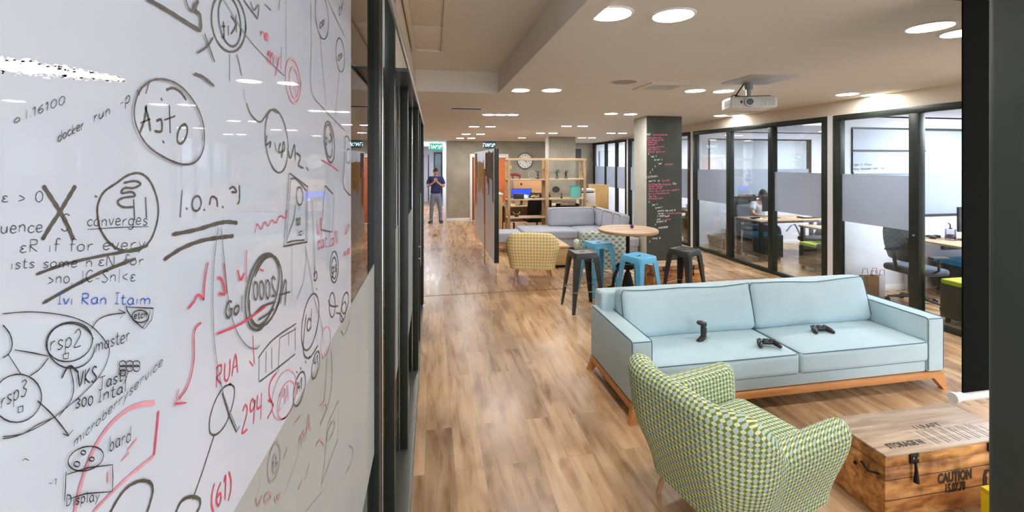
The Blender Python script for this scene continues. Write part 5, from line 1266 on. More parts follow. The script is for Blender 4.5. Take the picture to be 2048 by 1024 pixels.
def head(parent, c, nod, mats=('skin', 'hair'), name='head'):
    """head shape in the body's own frame, looking along -Y, nod = forward tilt"""
    m = MB(); n = 20; rings = []
    for k in range(15):
        a = pi * k / 14; z = -0.118 * cos(a); q = sin(a)
        ring = []
        for j in range(n):
            b = 2 * pi * j / n; x, y = 0.076 * q * cos(b), 0.094 * q * sin(b)
            if z < 0: x *= 1 + 0.25 * z / 0.118 * (1 if y < 0 else 0.3); y = y * (1.0 if y < 0 else 1 + 0.2 * z / 0.118)
            if y < 0: y *= 0.96
            if y < -0.07 and -0.03 < z < 0.01: y -= 0.006
            ring.append((x, y, z))
        rings.append(ring)
    m.loft(rings)
    m.tube([(0, -0.088, 0.022), (0, -0.105, -0.012), (0, -0.108, -0.024), (0, -0.085, -0.034)], [0.008, 0.012, 0.014, 0.008], 8)
    for sx in (-1, 1): m.cushion(0.008, 0.018, 0.03, 0.008, n=3, mt=Matrix.Translation((sx * 0.078, 0.008, 0.0)))
    m.cushion(0.024, 0.006, 0.006, 0.005, n=3, mt=Matrix.Translation((0, -0.083, -0.058)))
    X = Matrix.Translation(c) @ Matrix.Rotation(nod, 4, 'X')
    m.xf(X); m.bm.verts.ensure_lookup_table()
    h = m.build('head', mats[0], parent, 80)
    hm = MB(); rings = []
    for k in range(12):
        a = pi * k / 14; z = 0.125 * cos(a); q = sin(a); ring = []
        for j in range(n):
            b = 2 * pi * j / n; x, y = 0.084 * q * cos(b), 0.103 * q * sin(b)
            zz = max(z, -0.055) if y > -0.02 else max(z, 0.062)
            if y <= -0.02: sc_ = 0.97; x, y = x * sc_, y * sc_
            ring.append((x, y + 0.004, zz))
        rings.append(ring)
    hm.loft(rings); hm.xf(X); hm.build('hair', mats[1], parent, 80)
    for sx in (-1, 1):
        MB().cushion(0.011, 0.004, 0.006, 0.0035, n=2).xf(X @ Matrix.Translation((sx * 0.03, -0.088, 0.012))).build('eye', 'paper', h)
        MB().box(-0.017, -0.004, -0.003, 0.017, 0.003, 0.003).xf(X @ Matrix.Translation((sx * 0.031, -0.090, 0.032))).build('eyebrow', mats[1], h)
    return h

man = thing('person', 'man in navy T-shirt and grey-blue jeans standing with joined hands in the corridor', 'person', (0.09, 13.98, 0), radians(-2))
sk = Sk()
pel = sk.add((0, 0, 0.93), (0.125, 0.08)); sp1 = sk.chain(pel, [((0, 0.0, 1.08), (0.14, 0.095)), ((0, 0.0, 1.24), (0.155, 0.105)), ((0, 0.01, 1.37), (0.125, 0.085))])
nk = sk.chain(sp1, [((0, -0.005, 1.455), (0.060, 0.058)), ((0, -0.035, 1.53), (0.054, 0.054)), ((0, -0.055, 1.60), (0.062, 0.07))])
for sx in (-1, 1):
    w_ = sk.chain(sp1, [((sx * 0.165, 0.01, 1.385), 0.052), ((sx * 0.235, -0.005, 1.26), 0.047), ((sx * 0.255, -0.06, 1.14), 0.041), ((sx * 0.16, -0.19, 1.20), 0.036), ((sx * 0.055, -0.265, 1.285), 0.026)])
    hand(sk, w_, (-sx * 0.35, -0.15, 0.85), (0, -1, 0.1), (-sx * 0.9, 0.2, -0.3) if sx > 0 else (0.9, 0.2, -0.3))
    sk.chain(pel, [((sx * 0.095, 0, 0.84), 0.075), ((sx * 0.125, -0.01, 0.50), 0.055), ((sx * 0.14, 0.01, 0.30), 0.052), ((sx * 0.15, 0.02, 0.09), 0.036), ((sx * 0.165, -0.10, 0.045), 0.034)])
skin_mesh('body', 'skin', sk.V, sk.E, sk.R, man)
head(man, (0, -0.075, 1.615), radians(34))
def garment(par, which, mat, name, V, E, R): return skin_mesh(name, mat, V, E, R, par)
sk = Sk(); a = sk.add((0, 0, 1.10), (0.165, 0.115)); sk.chain(a, [((0, 0, 0.98), (0.172, 0.122)), ((0, 0, 0.89), (0.178, 0.128))])
b = sk.chain(a, [((0, 0, 1.24), (0.178, 0.122)), ((0, 0.01, 1.385), (0.172, 0.125)), ]); sk.chain(b, [((0, 0.0, 1.45), (0.11, 0.09))])
for sx in (-1, 1): sk.chain(b, [((sx * 0.17, 0.01, 1.405), 0.085), ((sx * 0.235, -0.005, 1.26), 0.070), ((sx * 0.247, -0.025, 1.20), 0.066)])
garment(man, 0, 'navy', 'shirt', sk.V, sk.E, sk.R)
sk = Sk(); a = sk.add((0, 0, 0.90), (0.165, 0.115)); sk.chain(a, [((0, 0, 0.99), (0.155, 0.105))])
for sx in (-1, 1): sk.chain(a, [((sx * 0.095, 0, 0.80), 0.10), ((sx * 0.125, -0.01, 0.50), 0.074), ((sx * 0.14, 0.01, 0.28), 0.064), ((sx * 0.15, 0.02, 0.09), 0.058), ((sx * 0.15, 0.015, 0.05), 0.058)])
garment(man, 0, 'trousers', 'trousers', sk.V, sk.E, sk.R)
for sx in (-1, 1):
    m = MB().cushion(0.048, 0.145, 0.045, 0.04, 0.0, n=5)
    for v in m.bm.verts:
        if v.co.y < 0.02: v.co.z = -0.045 + (v.co.z + 0.045) * (0.65 if v.co.y < -0.06 else 0.85)
    m.xf(Matrix.Translation((sx * 0.165, -0.06, 0.047)) @ Matrix.Rotation(radians(sx * 14), 4, 'Z')); m.build('shoe', 'shoe', man, 70)

wm = thing('person', 'person in a white shirt seated behind the monitor in the middle office', 'person', (7.03, 8.40, 0), 0)
sk = Sk(); pel = sk.add((0, 0.02, 0.56), (0.16, 0.11)); sp1 = sk.chain(pel, [((0, -0.02, 0.74), (0.14, 0.10)), ((0, -0.06, 0.92), (0.15, 0.10)), ((0, -0.09, 1.02), (0.13, 0.09))])
sk.chain(sp1, [((0, -0.11, 1.09), (0.056, 0.056)), ((0, -0.15, 1.16), (0.06, 0.065))])
for sx in (-1, 1):
    w_ = sk.chain(sp1, [((sx * 0.16, -0.08, 1.02), 0.06), ((sx * 0.235, -0.13, 0.86), 0.046), ((sx * 0.25, -0.20, 0.795), 0.041), ((sx * 0.20, -0.34, 0.785), 0.035), ((sx * 0.13, -0.43, 0.785), 0.026)])
    hand(sk, w_, (-sx * 0.4, -0.9, 0), (0, 0, 1), (-sx * 0.9, 0.3, 0))
    sk.chain(pel, [((sx * 0.10, -0.05, 0.55), 0.09), ((sx * 0.13, -0.42, 0.53), 0.062), ((sx * 0.13, -0.44, 0.30), 0.052), ((sx * 0.13, -0.40, 0.09), 0.036), ((sx * 0.13, -0.52, 0.04), 0.034)])
skin_mesh('body', 'skin', sk.V, sk.E, sk.R, wm)
head(wm, (0, -0.17, 1.20), radians(30))
MB().tube([(0.09 * cos(a), -0.15, 1.20 + 0.13 * sin(a)) for a in [pi * k / 12 for k in range(13)]], 0.012, 8).build('headset', 'black', wm)
sk = Sk(); a = sk.add((0, -0.02, 0.74), (0.16, 0.115)); sk.chain(a, [((0, 0.01, 0.58), (0.165, 0.12))]); b = sk.chain(a, [((0, -0.06, 0.92), (0.165, 0.115)), ((0, -0.09, 1.02), (0.15, 0.10))])
for sx in (-1, 1): sk.chain(b, [((sx * 0.165, -0.08, 1.02), 0.072), ((sx * 0.235, -0.13, 0.87), 0.062)])
garment(wm, 0, 'white_shirt', 'shirt', sk.V, sk.E, sk.R)
sk = Sk(); a = sk.add((0, 0.02, 0.55), (0.165, 0.115))
for sx in (-1, 1): sk.chain(a, [((sx * 0.10, -0.05, 0.55), 0.10), ((sx * 0.13, -0.42, 0.53), 0.075), ((sx * 0.13, -0.44, 0.30), 0.066), ((sx * 0.13, -0.40, 0.10), 0.06)])
garment(wm, 0, 'trousers', 'trousers', sk.V, sk.E, sk.R)

# ================================================================== handwriting
G = {  # single-stroke letters: x 0..w, y 0..1
 'a': (.6, [[(.5, .5), (.3, .56), (.1, .4), (.08, .15), (.25, 0), (.45, .12), (.52, .5)], [(.52, .5), (.5, .1), (.6, .02)]]),
 'b': (.6, [[(.1, 1), (.1, .02)], [(.1, .35), (.3, .55), (.5, .4), (.48, .12), (.28, 0), (.1, .1)]]),
 'c': (.5, [[(.48, .45), (.3, .56), (.1, .4), (.08, .15), (.28, 0), (.5, .1)]]),
 'd': (.6, [[(.5, .42), (.3, .56), (.1, .4), (.1, .12), (.28, 0), (.5, .12)], [(.54, 1), (.52, .02)]]),
 'e': (.55, [[(.1, .28), (.46, .32), (.42, .52), (.22, .56), (.08, .35), (.12, .08), (.3, 0), (.5, .1)]]),
 'f': (.45, [[(.48, .92), (.32, 1), (.22, .85), (.2, -.02)], [(.05, .55), (.42, .57)]]),
 'g': (.6, [[(.5, .48), (.3, .56), (.1, .4), (.12, .12), (.3, .02), (.5, .15), (.52, .5)], [(.52, .5), (.48, -.2), (.28, -.34), (.08, -.22)]]),
 'h': (.6, [[(.1, 1), (.1, 0)], [(.1, .35), (.3, .55), (.48, .42), (.5, 0)]]),
 'i': (.25, [[(.12, .55), (.12, 0)], [(.12, .78), (.14, .8)]]),
 'k': (.55, [[(.1, 1), (.1, 0)], [(.48, .55), (.12, .25), (.5, 0)]]),
 'l': (.25, [[(.12, 1), (.12, 0)]]),
 'm': (.9, [[(.08, .55), (.08, 0)], [(.08, .35), (.24, .55), (.4, .42), (.42, 0)], [(.42, .35), (.6, .55), (.78, .42), (.8, 0)]]),
 'n': (.6, [[(.1, .55), (.1, 0)], [(.1, .35), (.3, .55), (.48, .42), (.5, 0)]]),
 'o': (.6, [[(.3, .56), (.1, .42), (.08, .15), (.28, 0), (.5, .14), (.5, .42), (.3, .56)]]),
 'p': (.6, [[(.1, .55), (.1, -.38)], [(.1, .4), (.3, .56), (.5, .4), (.48, .12), (.28, 0), (.1, .1)]]),
 'r': (.45, [[(.1, .55), (.1, 0)], [(.1, .32), (.25, .52), (.42, .52)]]),
 's': (.5, [[(.46, .48), (.28, .56), (.12, .44), (.26, .3), (.44, .16), (.28, 0), (.08, .08)]]),
 't': (.45, [[(.22, .9), (.2, .1), (.34, 0), (.44, .06)], [(.05, .58), (.42, .6)]]),
 'u': (.6, [[(.1, .55), (.1, .15), (.26, 0), (.46, .14), (.5, .55)], [(.5, .55), (.52, 0)]]),
 'v': (.5, [[(.05, .55), (.25, 0), (.48, .56)]]),
 'w': (.75, [[(.05, .55), (.2, 0), (.38, .45), (.54, 0), (.72, .56)]]),
 'x': (.5, [[(.06, .55), (.46, 0)], [(.46, .55), (.06, 0)]]),
 'y': (.55, [[(.08, .55), (.28, .1)], [(.5, .56), (.28, .05), (.08, -.34)]]),
 'z': (.5, [[(.08, .55), (.46, .55), (.08, 0), (.48, 0)]]),
 'A': (.7, [[(.05, 0), (.34, 1), (.62, 0)], [(.18, .38), (.52, .38)]]),
 'C': (.7, [[(.62, .85), (.38, 1), (.1, .7), (.1, .3), (.36, 0), (.64, .14)]]),
 'D': (.7, [[(.1, 1), (.1, 0)], [(.1, 1), (.45, .92), (.62, .5), (.45, .08), (.1, 0)]]),
 'G': (.75, [[(.62, .85), (.38, 1), (.1, .7), (.1, .3), (.36, 0), (.62, .2), (.62, .48), (.4, .48)]]),
 'I': (.35, [[(.18, 1), (.18, 0)], [(.02, 1), (.34, 1)], [(.02, 0), (.34, 0)]]),
 'K': (.65, [[(.1, 1), (.1, 0)], [(.58, 1), (.12, .45), (.62, 0)]]),
 'N': (.75, [[(.08, 0), (.1, 1), (.6, 0), (.62, 1)]]),
 'O': (.8, [[(.4, 1), (.12, .75), (.12, .25), (.4, 0), (.66, .25), (.66, .75), (.4, 1)]]),
 'P': (.65, [[(.1, 1), (.1, 0)], [(.1, 1), (.5, .95), (.52, .6), (.1, .48)]]),
 'R': (.7, [[(.1, 1), (.1, 0)], [(.1, 1), (.5, .95), (.52, .6), (.1, .5), (.6, 0)]]),
 'S': (.65, [[(.56, .88), (.34, 1), (.12, .8), (.34, .52), (.56, .25), (.32, 0), (.08, .12)]]),
 'T': (.65, [[(.02, 1), (.62, 1)], [(.32, 1), (.32, 0)]]),
 'U': (.7, [[(.1, 1), (.1, .25), (.34, 0), (.58, .25), (.6, 1)]]),
 'V': (.65, [[(.04, 1), (.32, 0), (.62, 1)]]),
 '0': (.65, [[(.32, 1), (.1, .75), (.1, .25), (.32, 0), (.54, .25), (.54, .75), (.32, 1)]]),
 '1': (.35, [[(.05, .8), (.2, 1), (.2, 0)]]),
 '2': (.6, [[(.08, .8), (.3, 1), (.5, .8), (.4, .5), (.06, 0), (.56, .02)]]),
 '3': (.6, [[(.08, .92), (.34, 1), (.5, .78), (.26, .54), (.52, .3), (.34, 0), (.06, .1)]]),
 '4': (.6, [[(.1, 1), (.08, .5), (.5, .5)], [(.46, 1), (.44, 0)]]),
 '5': (.6, [[(.5, 1), (.14, 1), (.1, .58), (.36, .6), (.52, .34), (.34, 0), (.06, .1)]]),
 '6': (.6, [[(.46, .95), (.2, .7), (.08, .3), (.28, 0), (.5, .2), (.4, .48), (.12, .36)]]),
 '9': (.6, [[(.5, .8), (.3, 1), (.1, .8), (.18, .55), (.48, .65), (.52, .9), (.46, 0)]]),
 '>': (.6, [[(.08, .6), (.5, .32), (.08, .05)]]), '<': (.6, [[(.5, .6), (.08, .32), (.5, .05)]]),
 '|': (.3, [[(.15, 1.05), (.15, -.1)]]), '-': (.5, [[(.08, .32), (.42, .32)]]), '.': (.25, [[(.1, .0), (.12, .04)]]), ',': (.25, [[(.14, .06), (.06, -.16)]]),
 ':': (.25, [[(.12, .08), (.14, .12)], [(.12, .48), (.14, .52)]]), '(': (.35, [[(.3, 1.1), (.1, .7), (.1, .2), (.3, -.15)]]), ')': (.35, [[(.05, 1.1), (.25, .7), (.25, .2), (.05, -.15)]]),
 '{': (.4, [[(.34, 1), (.18, .9), (.2, .6), (.06, .5), (.2, .4), (.18, .1), (.34, 0)]]), '}': (.4, [[(.06, 1), (.22, .9), (.2, .6), (.34, .5), (.2, .4), (.22, .1), (.06, 0)]]),
 '"': (.35, [[(.1, 1), (.1, .8)], [(.25, 1), (.25, .8)]]), '/': (.5, [[(.05, -.1), (.45, 1.05)]]), 'e\u0301': (.5, []), 'E': (.55, [[(.46, .5), (.26, .56), (.12, .42), (.3, .3)], [(.3, .3), (.08, .18), (.22, 0), (.5, .06)]]), ' ': (.45, []), '*': (.4, [[(.2, .8), (.2, .3)], [(.04, .7), (.36, .4)], [(.04, .4), (.36, .7)]]),
}
def word(txt, p0, p1, h, mirror=False, jit=0.05, slant=0.12):
    """polylines in photo pixels: baseline p0 -> p1, capital height h"""
    total = sum(G.get(ch, G['o'])[0] + 0.08 for ch in txt); out = []; x = 0
    ux, uy = p1[0] - p0[0], p1[1] - p0[1]
    for ch in txt:
        wd, st = G.get(ch, G['o']); jy = random.uniform(-jit, jit)
        for s_ in st:
            q = []
            for gx, gy in s_:
                f = (x + gx + slant * gy * 0.5) / total; f = 1 - f if mirror else f
                gy2 = gy + jy + random.uniform(-jit, jit) * 0.4
                q.append((p0[0] + ux * f, p0[1] + uy * f - h * gy2))
            out.append(spline(q, 4) if len(q) > 2 else q)
        x += wd + 0.08
    return out
def ell(cx_, cy_, rx, ry, a0=0, a1=360, tilt=0, n=26, wob=0.03):
    t = radians(tilt); out = []; ph = random.uniform(0, 6)
    for k in range(n + 1):
        a = radians(a0 + (a1 - a0) * k / n); w_ = 1 + wob * sin(2 * a + ph)
        x, y = rx * w_ * cos(a), ry * w_ * sin(a); out.append((cx_ + x * cos(t) - y * sin(t), cy_ + x * sin(t) + y * cos(t)))
    return out
LAY = [0]
def ink(name, mat, wpx, lines, proj, parent, nrm, label=None):
    """flat ribbons of ink lying on a surface; wpx = stroke width in photo pixels"""
    if 2 <= len(lines) <= 3 and mat.startswith('ink') and name != 'handwriting':
        for ln in lines: o = ink(name, mat, wpx, [ln], proj, parent, nrm, label)
        return o
    LAY[0] += 1; off = Vector(nrm) * (0.0004 + 0.00006 * (LAY[0] % 40)); bm = bmesh.new(); n_ = Vector(nrm)
    for ln in lines:
        P3 = []
        for q in ln:
            p = proj(*q)
            if not P3 or (p - P3[-1]).length > 1e-5: P3.append(p)
        if len(P3) < 2: continue
        L = []; R_ = []
        for i, p in enumerate(P3):
            d = (P3[min(i + 1, len(P3) - 1)] - P3[max(i - 1, 0)]).normalized(); s_ = n_.cross(d).normalized()
            e = 1.0 if 0 < i < len(P3) - 1 else 0.6
            hw = wpx * depth(p) / F * 0.5 * e * (1 + 0.12 * sin(i * 1.7))
            L.append(bm.verts.new(p + off + s_ * hw)); R_.append(bm.verts.new(p + off - s_ * hw))
        for i in range(len(L) - 1):
            bm.faces.new((R_[i], R_[i + 1], L[i + 1], L[i]))
    me = bpy.data.meshes.new(name); bm.to_mesh(me); bm.free()
    o = link(name, me, mat, parent)
    if label: o['label'] = label
    return o
random.seed(5)
SX = GX + 0.0                                   # writing face of the board
wb = thing('whiteboard', 'white film whiteboard crowded with marker sketches on the near glass door', 'whiteboard', (0, 0, 0))
B(GX - 0.0028, -0.8, 1.4745, SX, onX(702, 500, GX)[1], 2.83).build('film', 'board', wb)
pj = lambda x, y: onX(x, y, SX)
def W(name, mat, w, lines, label=None): return ink(name, mat, w, lines, pj, wb, (1, 0, 0), label)
sc = spline
def c2(pts, ox=0, oy=0, s=2.0): return sc([(ox + x / s, oy + y / s) for x, y in pts])
# ragged white patch: a highlight on the board, painted as colour
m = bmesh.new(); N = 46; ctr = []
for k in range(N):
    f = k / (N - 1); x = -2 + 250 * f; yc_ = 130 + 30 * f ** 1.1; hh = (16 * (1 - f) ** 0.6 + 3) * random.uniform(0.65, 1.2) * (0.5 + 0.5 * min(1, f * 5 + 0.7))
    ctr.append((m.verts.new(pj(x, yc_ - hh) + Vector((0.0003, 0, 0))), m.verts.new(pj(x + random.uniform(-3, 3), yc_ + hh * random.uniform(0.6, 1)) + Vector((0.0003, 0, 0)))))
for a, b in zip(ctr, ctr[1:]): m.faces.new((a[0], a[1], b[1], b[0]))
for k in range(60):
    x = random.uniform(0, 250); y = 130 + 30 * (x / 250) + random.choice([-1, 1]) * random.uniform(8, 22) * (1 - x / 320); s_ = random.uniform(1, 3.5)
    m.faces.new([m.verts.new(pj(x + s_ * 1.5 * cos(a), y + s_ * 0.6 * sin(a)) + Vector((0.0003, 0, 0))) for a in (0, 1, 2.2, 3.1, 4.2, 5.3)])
me = bpy.data.meshes.new('painted_highlight'); m.to_mesh(me); m.free(); link('painted_highlight', me, 'painted_highlight', wb)
# small neat handwriting
W('handwriting', 'ink', 1.6, word('E > 0', (0, 404), (88, 404), 22))
W('handwriting', 'ink', 1.7, word('uence', (-2, 466), (86, 464), 26) + word('S', (118, 462), (142, 462), 34))
W('handwriting', 'ink', 1.7, word('converges', (172, 452), (296, 450), 24) + [[(173, 459), (235, 455), (296, 453)]])
W('handwriting', 'ink', 1.7, word('.ER if for every', (26, 505), (292, 498), 25))
W('handwriting', 'ink', 1.6, word('ists some n.EN for', (18, 538), (288, 530), 21))
W('handwriting', 'ink', 1.6, word('>no, |C-Sn|<E', (92, 568), (272, 562), 24))
W('handwriting', 'ink_blue', 2.4, word('Ivi Ran Itaim', (112, 609), (302, 608), 22), 'blue handwriting')
W('handwriting', 'ink', 1.5, word('o.l:16100', (24, 248), (130, 206), 17))
W('handwriting', 'ink', 1.8, word('docker', (112, 284), (166, 256), 20) + word('run', (184, 244), (220, 226), 20))
W('handwriting', 'ink', 1.8, word('-p v.y', (236, 218), (300, 172), 24))
# lower left diagram
W('handwriting', 'ink', 2.0, word('rsp2', (95, 704), (162, 690), 34) + [[(123, 709), (134, 706), (133, 717), (124, 718), (123, 709)]])
W('handwriting', 'ink', 2.0, word('rsp3', (-4, 818), (52, 788), 32) + [[(32, 815), (42, 812), (42, 823), (33, 826), (32, 815)]])
W('circle_drawing', 'ink', 2.4, [ell(135, 684, 46, 40, 0, 372, -12), ell(138, 692, 47, 46, 10, 350, -6), ell(30, 797, 50, 47, -100, 270, -8)])
W('orbit_drawing', 'ink', 1.9, [sc([(0, 628), (60, 624), (130, 632), (175, 650), (205, 680), (215, 705), (200, 745), (170, 780), (130, 815), (80, 850), (30, 872), (0, 878)]), sc([(0, 874), (40, 868), (70, 850), (108, 834)])])
W('connector_drawing', 'ink', 2.4, [sc([(0, 650), (14, 668), (19, 690), (12, 708), (0, 716)]), [(24, 700), (60, 706), (92, 713)], [(10, 708), (36, 748)], sc([(55, 752), (75, 738), (92, 716)]), sc([(70, 802), (102, 832), (132, 870)]), [(121, 868), (132, 872), (142, 860)]])
W('arrow_drawing', 'ink', 2.2, [sc([(179, 658), (192, 640), (215, 630), (247, 626)]), [(233, 619), (247, 626), (236, 637)], sc([(135, 737), (142, 770), (137, 800), (112, 834)])])
W('arrow_drawing', 'ink', 4.0, [sc([(118, 757), (128, 738), (137, 733), (152, 746)])])
W('shield_drawing', 'ink', 2.4, [[(248, 614), (303, 617), (299, 640), (285, 658)], [(247, 610), (250, 622), (262, 640), (276, 652), (284, 658)], [(296, 622), (292, 640), (281, 655)], ell(276, 633, 17, 12)] + word('etch', (263, 638), (291, 634), 14))
W('handwriting', 'ink', 2.1, word('master', (185, 706), (256, 680), 27))
W('handwriting', 'ink', 3.2, word('VKS', (148, 775), (190, 762), 30))
W('handwriting', 'ink', 2.6, word('Tasty', (192, 782), (254, 756), 25) + word('300', (144, 818), (182, 808), 18) + word('Intal', (190, 806), (250, 782), 24))
W('scribble_drawing', 'ink', 2.0, [ell(240 + 14 * (k % 3), 728 + 9 * (k // 3), 7, 6, 0, 380) for k in range(7)])
W('handwriting', 'ink', 1.8, word('microberryservice', (140, 896), (322, 728), 20, slant=0.3))
W('handwriting', 'ink', 2.2, word('bard', (212, 904), (258, 882), 30))
W('robot_drawing', 'ink', 2.4, [ell(165, 918, 36, 24, 0, 365, -14), ell(160, 906, 5, 4), ell(147, 929, 6, 5), ell(177, 919, 5, 4), [(125, 944), (124, 975), (122, 1003)], [(126, 950), (170, 936), (220, 930)], [(219, 931), (220, 955), (219, 984)], [(130, 999), (165, 988), (218, 984)]])
W('handwriting', 'ink', 2.2, word('Display', (124, 1014), (194, 1000), 22))
W('handwriting', 'ink', 1.6, word('-1', (88, 972), (108, 970), 12) + [[(36, 922), (42, 918), (50, 922)]])
# broad olive strokes, most of them written from the other side
S_ = 'ink_soft'
W('broad_stroke', S_, 8, [sc([(288, -4), (330, 20), (365, 42), (398, 62)]), sc([(392, 0), (386, 20), (396, 30), (398, 60)])])
W('broad_stroke', S_, 4.5, [sc([(366, -2), (372, 14), (382, 22), (384, 4)]), sc([(404, 66), (415, 96), (425, 124)]), sc([(422, 74), (410, 92), (390, 106)])])
W('broad_stroke', S_, 6, [sc([(384, 147), (402, 154), (424, 172)])])
W('broad_circle', S_, 4.2, [sc([(300, 160), (330, 160), (360, 176), (388, 212), (402, 252), (402, 295), (388, 322), (362, 329), (325, 316), (288, 290), (266, 252), (262, 215), (274, 180), (300, 160)])])
W('mirrored_lettering', S_, 5.5, [sc([(292, 210), (288, 240), (278, 268)]), sc([(290, 214), (297, 240), (300, 262)]), [(280, 246), (300, 238)], sc([(312, 242), (322, 240), (322, 262), (308, 262)]), [(338, 210), (340, 266)], [(328, 240), (350, 232)], ell(364, 268, 9, 20, 0, 365, 14), [(321, 196), (324, 201)], [(324, 281), (328, 286)], sc([(332, 180), (345, 176), (360, 184), (372, 200)])])
W('big_cross', S_, 9, [sc([(85, 371), (104, 400), (120, 425), (134, 452), (146, 480)]), sc([(150, 371), (134, 398), (118, 425), (100, 452), (83, 480)])])
W('broad_circle', S_, 4.6, [sc([(195, 440), (194, 412), (206, 385), (232, 366), (256, 350), (280, 347), (300, 364), (314, 402), (314, 440), (300, 480), (276, 500), (245, 502), (218, 486), (200, 460), (195, 440)])])
W('mirrored_lettering', S_, 4.6, [sc([(246, 366), (268, 362), (280, 368), (266, 376), (248, 376), (242, 386), (262, 384), (268, 392), (244, 396), (234, 404), (244, 414), (266, 414)]), [(266, 398), (268, 440)], [(290, 394), (292, 436)], [(188, 392), (193, 394)]])
W('underline', S_, 6, [sc([(70, 549), (130, 528), (200, 512), (250, 503), (295, 491)])])
W('underline', S_, 7, [sc([(83, 607), (140, 575), (200, 545), (270, 517)])])
W('mirrored_lettering', S_, 4.4, [[(363, 380), (359, 435)], [(371, 415), (374, 419)], ell(392, 407, 9, 15, 20, 380, 10), [(406, 418), (409, 421)], sc([(418, 410), (422, 394), (432, 398), (434, 414)]), [(443, 412), (446, 416)], sc([(458, 378), (466, 374), (472, 384), (462, 384)]), sc([(478, 370), (478, 400), (474, 408)])])
W('underline', S_, 8, [sc([(343, 469), (390, 460), (430, 448), (452, 444), (474, 446)]), sc([(326, 520), (360, 498), (400, 482), (440, 475), (466, 472)])])
W('double_ring', S_, 4.6, [ell(456, 44, 33, 62, 0, 385, -8), ell(458, 42, 22, 50, 20, 400, -8)] + word('Kit', (440, 74), (474, 66), 36, mirror=True))
W('leader_line', S_, 3, [[(458, 108), (458, 162)], sc([(472, 108), (478, 132), (482, 152)]), sc([(492, 206), (500, 228), (518, 244), (530, 232), (540, 220), (555, 226)])])
W('leader_line', 'ink_thin', 2, [sc([(446, 0), (490, 70), (530, 115), (568, 152)]), [(571, 0), (571, 150)], sc([(621, 0), (622, 90), (622, 180), (645, 215), (690, 262)]), sc([(639, 66), (645, 140), (652, 214)]), sc([(678, 146), (674, 190), (668, 256)]), [(655, 0), (672, 38), (690, 75)], [(486, 178), (488, 200)]])
W('ring_drawing', S_, 3.4, [ell(552, 282, 23, 62, 0, 372, -6)])
W('mirrored_lettering', S_, 4.0, [sc([(533, 270), (530, 290), (540, 284), (538, 296)]), [(548, 284), (552, 304)], sc([(560, 286), (556, 304), (568, 300), (566, 284), (562, 316)]), sc([(574, 296), (580, 316), (588, 290), (590, 322)]), sc([(592, 306), (600, 314), (596, 330), (606, 336)]), [(612, 334), (616, 342)]])
W('mirrored_lettering', S_, 3.2, [sc([(486, 0), (496, 14), (508, 30), (514, 38)]), sc([(500, 4), (506, 20), (516, 10), (514, 36)]), [(528, 8), (540, 20)], [(558, 0), (556, 20)]])
W('ring_drawing', S_, 2.6, [ell(643, 32, 13, 46, 0, 362, -6), ell(680, 110, 8, 35, 0, 362, -4)] + word('cai', (638, 58), (650, 44), 18) + word('cai', (675, 124), (686, 112), 18))
W('mirrored_lettering', 'ink', 2.2, word('txl', (676, 36), (688, 8), 22))
W('double_ring', S_, 3.6, [ell(658, 284, 10, 42, 0, 385, -4), ell(657, 282, 7, 34, 20, 380, -4)] + word('Kit', (650, 290), (664, 284), 20, mirror=True))
W('frame_drawing', S_, 3.6, [[(578, 346), (615, 374)], [(614, 374), (613, 486)], sc([(613, 484), (590, 488), (566, 493)]), [(566, 492), (577, 346)]])
W('frame_drawing', S_, 3.0, [sc([(580, 358), (592, 358), (612, 382)]), [(611, 384), (610, 480)], sc([(608, 480), (585, 482), (572, 486)]), [(571, 484), (580, 360)], ell(598, 392, 6.5, 18), [(597, 408), (597, 422)], [(591, 404), (586, 440), (572, 480)]] + word('100', (590, 452), (600, 448), 14) + word('lci', (592, 474), (608, 468), 14))
W('frame_drawing', S_, 2.4, [sc([(665, 388), (656, 378), (650, 372), (648, 380)]), sc([(648, 380), (644, 430), (641, 459)]), sc([(641, 459), (652, 462), (664, 464)]), [(664, 464), (667, 396)], sc([(688, 276), (694, 272), (700, 282)]), sc([(690, 276), (688, 320), (686, 370), (701, 392)]), ell(696, 312, 4, 14)])
W('red_lettering', 'ink_red', 3.6, word('re', (518, 72), (536, 84), 22) + word('myl', (532, 128), (564, 140), 46), 'red marker lettering')
W('red_ring', 'ink_pink', 4, [ell(585, 162, 15, 44, 0, 380, -6), ell(587, 166, 9, 30, 0, 365, -6), [(592, 158), (590, 196)], [(586, 178), (594, 170)]], 'faded red double ring')
W('red_lettering', 'ink_red', 2.6, [sc([(508, 466), (512, 448), (520, 458), (528, 444), (534, 452), (542, 440), (550, 446), (558, 432), (570, 436), (572, 420)])] + word('dat.IMN', (634, 500), (676, 486), 28) + [sc([(642, 320), (660, 330), (676, 342)]), sc([(632, 440), (636, 470), (640, 436), (643, 480)])], 'red marker notes')
W('leader_line', 'ink_thin', 2.2, [sc([(623, 402), (626, 470), (629, 560)]), [(582, 492), (582, 600)], sc([(608, 490), (620, 550), (628, 600), (642, 650), (646, 690)]), sc([(612, 500), (606, 560), (592, 598)]), [(630, 532), (630, 560)]])
W('red_lettering', 'ink_red', 2.4, word('lun', (686, 470), (700, 462), 26) + word('we', (686, 512), (700, 506), 18), 'small red notes')
